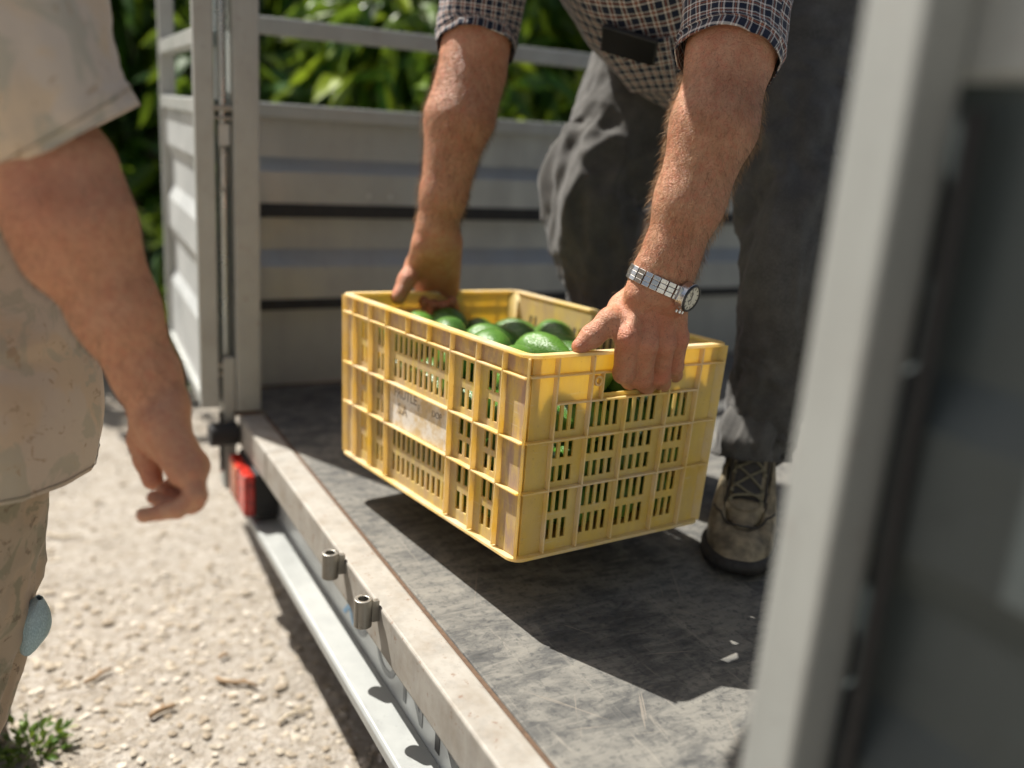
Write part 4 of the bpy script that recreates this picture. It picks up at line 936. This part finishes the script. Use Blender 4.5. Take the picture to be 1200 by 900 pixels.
# boots
def boot(toe, dr, label):
    dr = np.array([*dr, 0.]); dr /= np.linalg.norm(dr); sd2 = np.array([-dr[1], dr[0], 0.]); up = np.array([0, 0, 1.]); toe = np.array(toe, float)
    def W(x, y, z): return toe - dr * x + sd2 * y + up * z     # x from the toe backwards
    def outline(k, e=0.):
        pts = []
        for i in range(k):
            a = 2 * math.pi * i / k; c, s_ = math.cos(a), math.sin(a); x = .150 - .150 * c; w = .050 + .007 * math.exp(-((x - .09) / .06) ** 2) - .010 * math.exp(-((x - .19) / .06) ** 2) - .008 * max(0, (x - .22) / .08)
            sq = abs(s_) ** .62 * (1 if s_ >= 0 else -1); pts.append((x + (-e * c), sq * (w + e)))
        return pts
    k = 56; o1 = outline(k, .004); vs = []; fs = []
    for z, e in ((0, -.002), (.004, .004), (.015, .005), (.021, .003), (.025, -.004)):
        for x, y in outline(k, e): vs.append(W(x, y, z + (.012 * max(0, 1 - x / .05) if z < .01 else .006 * max(0, 1 - x / .06))))
    for r_ in range(4):
        for i in range(k): j = (i + 1) % k; fs.append((r_ * k + i, r_ * k + j, (r_ + 1) * k + j, (r_ + 1) * k + i))
    fs.append(tuple(range(k - 1, -1, -1)))
    root = mesh_obj('boot', vs, fs, M['sole'], MAN, smooth=True)
    # upper: height grows from the toe cap to the shaft
    vs = []; fs = []; nz = 14
    for q in range(nz + 1):
        f = q / nz
        for i in range(k):
            x, y = outline(k, -.003)[i]
            # toe side rises in a slope, the rest up to the collar
            hx = .040 + .040 * min(1, max(0, (x - .01) / .05)) + .125 * min(1, max(0, (x - .075) / .085)) ** 1.1
            z = .021 + f * (max(hx, .058) - .021)
            sh = 1 - .34 * f ** 1.8; cx = .150 + f ** 1.6 * .012
            xx = cx + (x - .150) * (1 - .30 * f ** 2.2 * (1 if x < .150 else .35)); bul = 1 + .05 * math.sin(f * math.pi)
            vs.append(W(xx, y * sh * bul, z + .0015 * noise.noise(Vector((xx * 60, y * 60, z * 60)))))
    for q in range(nz):
        for i in range(k): j = (i + 1) % k; fs.append((q * k + i, q * k + j, (q + 1) * k + j, (q + 1) * k + i))
    top = nz * k; half = k // 2; cols = 5; base_i = len(vs); ring = {}
    for i in range(half + 1):
        A_ = np.array(vs[top + i]); B_ = np.array(vs[top + (k - i) % k]); row = [top + i]
        for c_ in range(1, cols):
            t_ = c_ / cols; wv = np.linalg.norm(B_ - A_); vs.append(A_ * (1 - t_) + B_ * t_ + up * (.30 * wv * math.sqrt(max(0, 1 - (2 * t_ - 1) ** 2)) * .5)); row.append(len(vs) - 1)
        row.append(top + (k - i) % k); ring[i] = row
    for i in range(half):
        for c_ in range(cols):
            q = [ring[i][c_], ring[i][c_ + 1], ring[i + 1][c_ + 1], ring[i + 1][c_]]; q2 = []
            for e in q:
                if e not in q2: q2.append(e)
            if len(q2) > 2: fs.append(tuple(q2))
    up_ = mesh_obj('upper', vs, fs, M['boot'], root, smooth=True)
    bt_ = BVHTree.FromPolygons([V(p) for p in vs], fs)
    def drop(x, y, off=.002):
        h = bt_.ray_cast(V(W(x, y, .30)), Vector((0, 0, -1))); return np.array(h[0]) + np.array([0, 0, off]) if h[0] else W(x, y, .06)
    def strip(line, r, mat, name, par, n=6): MB().tube([drop(x, y, r * .5) for x, y in line], r, n).build(name, mat, par, smooth=True)
    arc = [(.060 + .045 * abs(s_) ** 2, s_ * .046) for s_ in np.linspace(-1, 1, 17)]; strip(arc, .0017, M['boot_dark'], 'seam', up_)
    arc = [(.088 + .03 * abs(s_) ** 3, s_ * .034) for s_ in np.linspace(-1, 1, 15)]; strip(arc, .0022, M['boot'], 'seam', up_)
    for sg in (-1, 1): strip([(.10 + .012 * i, sg * (.030 - .0009 * i)) for i in range(8)], .0020, M['boot_dark'], 'seam', up_)
    tg = MB(); rows = []
    for i in range(8): rows.append([drop(.098 + .011 * i, y, .0025) for y in (-.020, -.010, 0, .010, .020)])
    for i in range(7):
        for j in range(4): tg.add([rows[i][j], rows[i + 1][j], rows[i + 1][j + 1], rows[i][j + 1]], [(0, 1, 2, 3)])
    tg.build('tongue', M['boot_dark'], up_, smooth=True)
    for i in range(6):
        x = .100 + .0135 * i
        for sg in (-1, 1):
            c = drop(x, sg * .023, .003); MB().cyl(c - up * .002, c + up * .0035, .0038, .003, n=10).build('eyelet', M['lace'], up_)
        y0, y1 = (-.023, .023)
        n_ = 9; pts = [drop(x + .016 * i2 / (n_ - 1) * (1 if i % 2 else .6), y0 + (y1 - y0) * i2 / (n_ - 1), .0065) for i2 in range(n_)]; MB().tube(pts, .0021, 7).build('lace', M['lace'], up_, smooth=True)
        pts = [drop(x + .016 * (1 - i2 / (n_ - 1)), y0 + (y1 - y0) * i2 / (n_ - 1), .0085) for i2 in range(n_)]; MB().tube(pts, .0020, 7).build('lace', M['lace'], up_, smooth=True)
    c = drop(.175, 0, .008)
    for sg in (-1, 1): MB().tube([c, c + sd2 * sg * .018 + up * .006 + dr * .006, c + sd2 * sg * .030 + dr * .012 - up * .004, c + sd2 * sg * .016 + dr * .022 - up * .004, c], .0020, 7).build('lace', M['lace'], up_, smooth=True)
    MB().tube([c, c + sd2 * .012 + dr * .03 - up * .014, c + sd2 * .014 + dr * .045 - up * .024], .0019, 7).build('lace', M['lace'], up_, smooth=True)
    cl = MB(); ring = [W(.205 + .050 * math.cos(a), .042 * math.sin(a), .165 + .01 * math.cos(a)) for a in np.linspace(0, 2 * math.pi, 40, endpoint=False)]; cl.tube(ring + [ring[0]], .008, 8); cl.build('collar', M['boot_dark'], up_, smooth=True)
sk = MB(); ank = np.array([.772, .592, 0])
sk.tube([ank + np.array([.012, -.016, .10]), ank + np.array([.008, -.010, .15]), ank + np.array([0, 0, .19])], [.040, .036, .034], 24); sk.build('sock', m_fabric('dark_sock', (.03, .032, .024), (.05, .052, .04)), MAN, smooth=True)
boot((.917, .452, 0), (.72, -.69), '')
boot((.53, .36, 0), (.15, -.99), '')

# wrist watch -----------------------------------------------------
def watch():
    c = at(773, 332, 1.137); ax = at(768, 352, 1.140) - at(785, 310, 1.130); ax /= np.linalg.norm(ax)
    ax = ax + .10 * (at(700, 352, 1.13) - at(785, 352, 1.13)) / .08 * .6; ax /= np.linalg.norm(ax)
    tocam = CAM_C - c; tocam /= np.linalg.norm(tocam); e2 = tocam - ax * (tocam @ ax); e2 /= np.linalg.norm(e2); e1 = np.cross(e2, ax)
    rt = CAM_R.T @ np.array([1., 0, 0])
    if e1 @ rt < 0: e1 = -e1
    ru, rv = .0400, .0375
    root = empty('wristwatch', c); tag(root, 'steel bracelet wristwatch with pale dial on the man\'s near wrist', 'watch')
    a0 = math.radians(28)                                   # the case sits between the camera side and the right side
    n = 26
    for k in range(n):
        an = 2 * math.pi * k / n + a0
        if min(k, n - k) < 2: continue
        sq = (abs(math.cos(an)) ** 2.6 + abs(math.sin(an)) ** 2.6) ** (-1 / 2.6); p = c + (e1 * ru * math.cos(an) + e2 * rv * math.sin(an)) * sq; no = e1 * math.cos(an) / ru + e2 * math.sin(an) / rv; no /= np.linalg.norm(no); tg = np.cross(ax, no); st = math.pi * (ru + rv) / n
        m = MB(); m.obox(p, tg * st * .47, ax * .0030, no * .0016)
        for sg in (-1, 1): m.obox(p + ax * sg * .0060 - no * .0002, tg * st * .49, ax * .0027, no * .0014)
        m.build('link', M['watch_steel'], root, bevel=.0005)
    no = e1 * math.cos(a0) / ru + e2 * math.sin(a0) / rv; no /= np.linalg.norm(no); p = c + e1 * ru * math.cos(a0) + e2 * rv * math.sin(a0); tg = np.cross(ax, no)
    p = p + no * .001
    cs = MB().cyl(p - no * .004, p + no * .0065, .0185, .0180, n=40).obox(p - no * .0015, tg * .0215, ax * .0085, no * .0022).build('case', M['watch_steel'], root, bevel=.0006)
    MB().cyl(p + no * .0066, p + no * .0086, .0178, .0168, n=40, hole=.0148).build('bezel', M['watch_dark'], cs, bevel=.0003)
    dl = MB().cyl(p + no * .0066, p + no * .0070, .0147, n=40).build('dial', M['watch_dial'], cs)
    mk = MB()
    for k in range(12):
        a = math.pi * k / 6; d = ax * math.cos(a) + tg * math.sin(a); q = np.cross(no, d); mk.obox(p + no * .0073 + d * .0122, d * .0014, q * .0004, no * .0002)
    for a, l in ((.9, .008), (2.6, .011)):
        d = ax * math.cos(a) + tg * math.sin(a); q = np.cross(no, d); mk.obox(p + no * .0077 + d * l * .45, d * l * .5, q * .0004, no * .0001)
    for k, (dx, dy) in enumerate(((.005, 0), (-.0045, .003))): mk.cyl(p + no * .0072 + ax * dx + tg * dy, p + no * .0074 + ax * dx + tg * dy, .0030, n=16, hole=.0026)
    mk.build('marker', M['watch_dark'], dl)
    for dx in (0, .008, -.008): MB().cyl(p + ax * .0185 * (1 if True else 0) + tg * dx, p + ax * .0222 + tg * dx, .0022 if dx == 0 else .0015, n=12).build('crown', M['watch_steel'], cs, bevel=.0003)
watch()
# phone in the chest pocket ---------------------------------------
SB = bvh_of(sd_)
def on_shirt(u, v, off):
    h = cast(SB, u, v)
    if h[0] is None: return at(u, v, 1.3), np.array([0, -1, 0.])
    n = np.array(h[1]); 
    if n @ (CAM_C - np.array(h[0])) < 0: n = -n
    return np.array(h[0]) + n * off, n
def patch(name, quad, nu, nv, off, mat, parent, thick):
    vs = []; uv = []
    for j in range(nv + 1):
        for i in range(nu + 1):
            f, g = i / nu, j / nv; u = (quad[0][0] * (1 - f) + quad[1][0] * f) * (1 - g) + (quad[3][0] * (1 - f) + quad[2][0] * f) * g; v = (quad[0][1] * (1 - f) + quad[1][1] * f) * (1 - g) + (quad[3][1] * (1 - f) + quad[2][1] * f) * g
            p, n = on_shirt(u, v, off); vs.append(p); uv.append((f * .11 + .3, g * .10 + .7))
    fs = [(j * (nu + 1) + i, j * (nu + 1) + i + 1, (j + 1) * (nu + 1) + i + 1, (j + 1) * (nu + 1) + i) for j in range(nv) for i in range(nu)]
    return mesh_obj(name, vs, fs, mat, parent, smooth=True, uvs=uv, solid=thick, soff=0)
patch('pocket', [(706, 52), (786, 38), (796, 100), (744, 102)], 14, 12, .010, M['plaid'], shirt, .002)
p0, n0 = on_shirt(740, 46, .011)
ua = at(776, 29, 1.3) - at(706, 43, 1.3); ua -= n0 * (ua @ n0); ua /= np.linalg.norm(ua); va = np.cross(n0, ua)
PH = empty('phone', p0); tag(PH, 'black mobile phone sticking out of the plaid shirt pocket', 'phone')
pb = MB().obox(p0, ua * .044, va * .030, n0 * .0046).build('case', M['rubber'], PH, bevel=.003, bseg=3)
MB().obox(p0 + n0 * .0044, ua * .041, va * .0275, n0 * .0004).build('screen', M['phone'], PH)

# ---------------------------------------------------------------- the helper walking away on the left
HLP = empty('person', (.62, -.58, GZ)); tag(HLP, 'person in faded camouflage clothes walking past, right arm hanging beside the trailer', 'person')
HP = np.array([.66, -.60, .40]); HC = np.array([.68, -.60, .86]); HRS = np.array([.735, -.44, .87]); HLS = np.array([.70, -.80, .88]); HH = np.array([.62, -.63, 1.16])
ha = SDF()
ha.chain([HRS, at(20, 140, .80), at(60, 205, .80)], [.060, .050, .052], .02)
ha.chain([at(62, 205, .80), at(88, 262, .805), at(136, 365, .835), at(172, 440, .855), at(187, 478, .86)], [.0530, .0490, .0370, .0285, .0255], .015)
ha.cone(at(40, 215, .80), at(70, 300, .805), .030, .030, .02); ha.ball(at(52, 245, .775), .026, .02)
ha.cone(at(196, 478, .85), at(196, 500, .855), .020, .019, .012); ha.cone(at(176, 484, .868), at(178, 506, .868), .019, .018, .012)
fd = {'p': (-.031, (230, 581), (208, 597), (168, 604)), 'r': (-.010, (227, 588), (206, 591), (180, 583)), 'm': (.011, (223, 590), (207, 583), (191, 574)), 'i': (.031, (217, 588), (207, 578), (198, 569))}
for k, (dz, pp, dd, tt_) in fd.items():
    mc = at(226 + dz * 60, 550 - dz * 120, .858 + dz * .85); ha.cone(at(193, 494, .858 + dz * .6), mc, .0170, .0135, .009); ha.cone(at(185, 500, .858 + dz * .6), at(212, 552, .858 + dz * .85), .0150, .0125, .012)
    pip = at(*pp, .856 + dz); dip = at(*dd, .852 + dz); tip = at(*tt_, .850 + dz)
    ha.ball(mc, .0135, .006); ha.chain([mc, pip], [.0120, .0098], .003); ha.ball(pip, .0103, .002); ha.chain([pip, dip, tip], [.0092, .0082, .0066], .0015); ha.ball(dip, .0087, .0015)
ha.chain([at(172, 496, .878), at(166, 515, .886), at(172, 538, .890), at(179, 562, .888)], [.0170, .0130, .0118, .0100], .006)
ha.cone(at(186, 500, .87), at(190, 522, .872), .016, .012, .010)
hb = SDF(); hb.chain([HP, HC], [.14, .14], .08); hb.chain([HRS, HC + np.array([0, 0, .02]), HLS], [.065, .09, .065], .05); hb.chain([HC, HC + np.array([-.02, -.01, .17]), HH], [.07, .052, .06], .03)
hb.chain([HH - np.array([0, 0, .02]), HH + np.array([.01, 0, .05])], [.076, .08], .03); hb.cone(HH + np.array([-.03, 0, -.075]), HH, .04, .06, .03); hb.cone(HH + np.array([-.085, 0, .01]), HH + np.array([-.105, 0, -.02]), .01, .014, .012)
for sg in (-1, 1): hb.cone(HH + np.array([0, sg * .08, .015]), HH + np.array([0, sg * .084, -.025]), .014, .01, .006)
HLE = np.array([.62, -.86, .58]); hb.chain([HLS, HLE, np.array([.42, -.82, .40]), np.array([.36, -.80, .33])], [.058, .045, .03, .032], .02)
HK1, HF1 = np.array([.66, -.535, -.04]), np.array([.80, -.68, GZ + .08]); HK2, HF2 = np.array([.40, -.60, -.02]), np.array([.30, -.565, GZ + .08])
hb.chain([HP + np.array([0, .07, -.06]), HK1, HF1], [.08, .052, .036], .03); hb.chain([HP + np.array([-.04, -.08, -.06]), HK2, HF2], [.08, .052, .036], .03)
hbl = [(at(228, 560, .85), .02), (at(170, 602, .85), .018), (at(180, 562, .885), .02), (at(55, 238, .77), .035)]
hbody, hp = body_mesh('body', [(ha, .0021, 1), (hb, .014, 2)], M['skin_b'], HLP, hbl)
arm_hair(hp[0], at(62, 205, .80), at(187, 478, .86), 2600, HLP, M['hair_dark'], 15, fmin=.05, fmax=.95, lmin=.006, lmax=.012, w=.00010)
hs = SDF(); hs.chain([HH + np.array([.025, 0, .01]), HH + np.array([.012, 0, .06])], [.082, .082], .03); hv, hf = hs.mesh(.01); mesh_obj('hair', hv, hf, M['hair_head'], HLP, smooth=True)
hsh, hsd_ = loft('shirt', [(HC + np.array([-.01, 0, .16]), .062, .07), (HC + np.array([0, 0, .10]), .12, .12), (HC + np.array([0, 0, .0]), .205, .135), (HC * .6 + HP * .4, .200, .145), (HC * .25 + HP * .75, .203, .150), (HP + np.array([.01, .01, -.05]), .222, .165), (HP + np.array([.02, .015, -.12]), .234, .172), (HP + np.array([.02, .012, -.175]), .228, .175)], M['camo_shirt'], HLP, (0, 1, 0), nseg=96, m=14, disp=fold(.009, 4, 1.6, 6.2))
_, HSL = loft('sleeve', [(HRS + np.array([-.02, -.06, .03]), .08, .08), (HRS, .082, .082), (HRS * .6 + at(35, 40, .80) * .4, .082, .084), (at(30, 84, .80), .076, .082), (at(74, 168, .818), .074, .082)], M['camo_shirt'], hsh, (0, 1, 0), nseg=72, m=12, disp=slev(.004, 2.2))
ring_seam(HSL, 72, 4, hsh, M['camo_trouser'], .0007); ring_seam(hsd_, 96, 3, hsh, M['camo_trouser'], .0007)
ht, htd = loft('trousers', [(HP + np.array([0, 0, .06]), .17, .135), (HP + np.array([0, 0, -.04]), .18, .145), (HP + np.array([0, 0, -.14]), .15, .12)], M['camo_trouser'], HLP, (0, 1, 0), nseg=72, m=10, disp=fold(.005, 6, 1.6, 1.2))
loft('trouser_leg', [(HP + np.array([.01, .085, -.03]), .105, .12), (HP + np.array([.02, .085, -.16]), .100, .112), (HP * .3 + HK1 * .7 + np.array([.02, .03, 0]), .092, .10), (HK1 + np.array([.01, .0, 0]), .082, .088), (HK1 * .5 + HF1 * .5, .074, .08), (HF1 + np.array([0, 0, .02]), .068, .075)], M['camo_trouser'], ht, (0, 1, 0), nseg=72, m=14, disp=legd(3.4, .009))
loft('trouser_leg', [(HP + np.array([-.03, -.09, -.03]), .105, .12), (HP * .5 + HK2 * .5 + np.array([0, -.04, 0]), .095, .105), (HK2, .080, .085), (HK2 * .5 + HF2 * .5, .072, .076), (HF2 + np.array([0, 0, .02]), .066, .072)], M['camo_trouser'], ht, (0, 1, 0), nseg=72, m=14, disp=legd(5.4, .009))
def plain_boot(toe, dr):
    dr = np.array([*dr, 0.]); dr /= np.linalg.norm(dr); t_ = np.array(toe, float); u_ = np.array([0, 0, 1.])
    b = SDF(); b.chain([t_ + u_ * .04, t_ - dr * .10 + u_ * .05, t_ - dr * .20 + u_ * .055], [.036, .044, .042], .03); b.chain([t_ - dr * .18 + u_ * .05, t_ - dr * .19 + u_ * .16], [.045, .048], .03)
    v, f = b.mesh(.007); v[:, 2] = np.maximum(v[:, 2], toe[2] + .006); bo = mesh_obj('boot', v, f, M['boot'], HLP, smooth=True)
    s = SDF(); s.chain([t_ + u_ * .012, t_ - dr * .10 + u_ * .012, t_ - dr * .22 + u_ * .012], [.040, .048, .043], .02); v, f = s.mesh(.007); v[:, 2] = np.clip(v[:, 2], toe[2], toe[2] + .022); mesh_obj('sole', v, f, M['sole'], bo, smooth=False)
plain_boot((.64, -.66, GZ), (-1, .1)); plain_boot((.10, -.555, GZ), (-1, .05))

blue, bd_ = loft('cloth_patch', [(at(46, 700, 1.08), .004, .010), (at(42, 718, 1.08), .016, .020), (at(38, 740, 1.08), .017, .020), (at(30, 764, 1.08), .006, .012)], m_fabric('pale_blue_cloth', (.34, .46, .47), (.46, .56, .56)), HLP, (0, 1, 0), nseg=40, m=10, disp=fold(.0012, 14, 2., 3.))
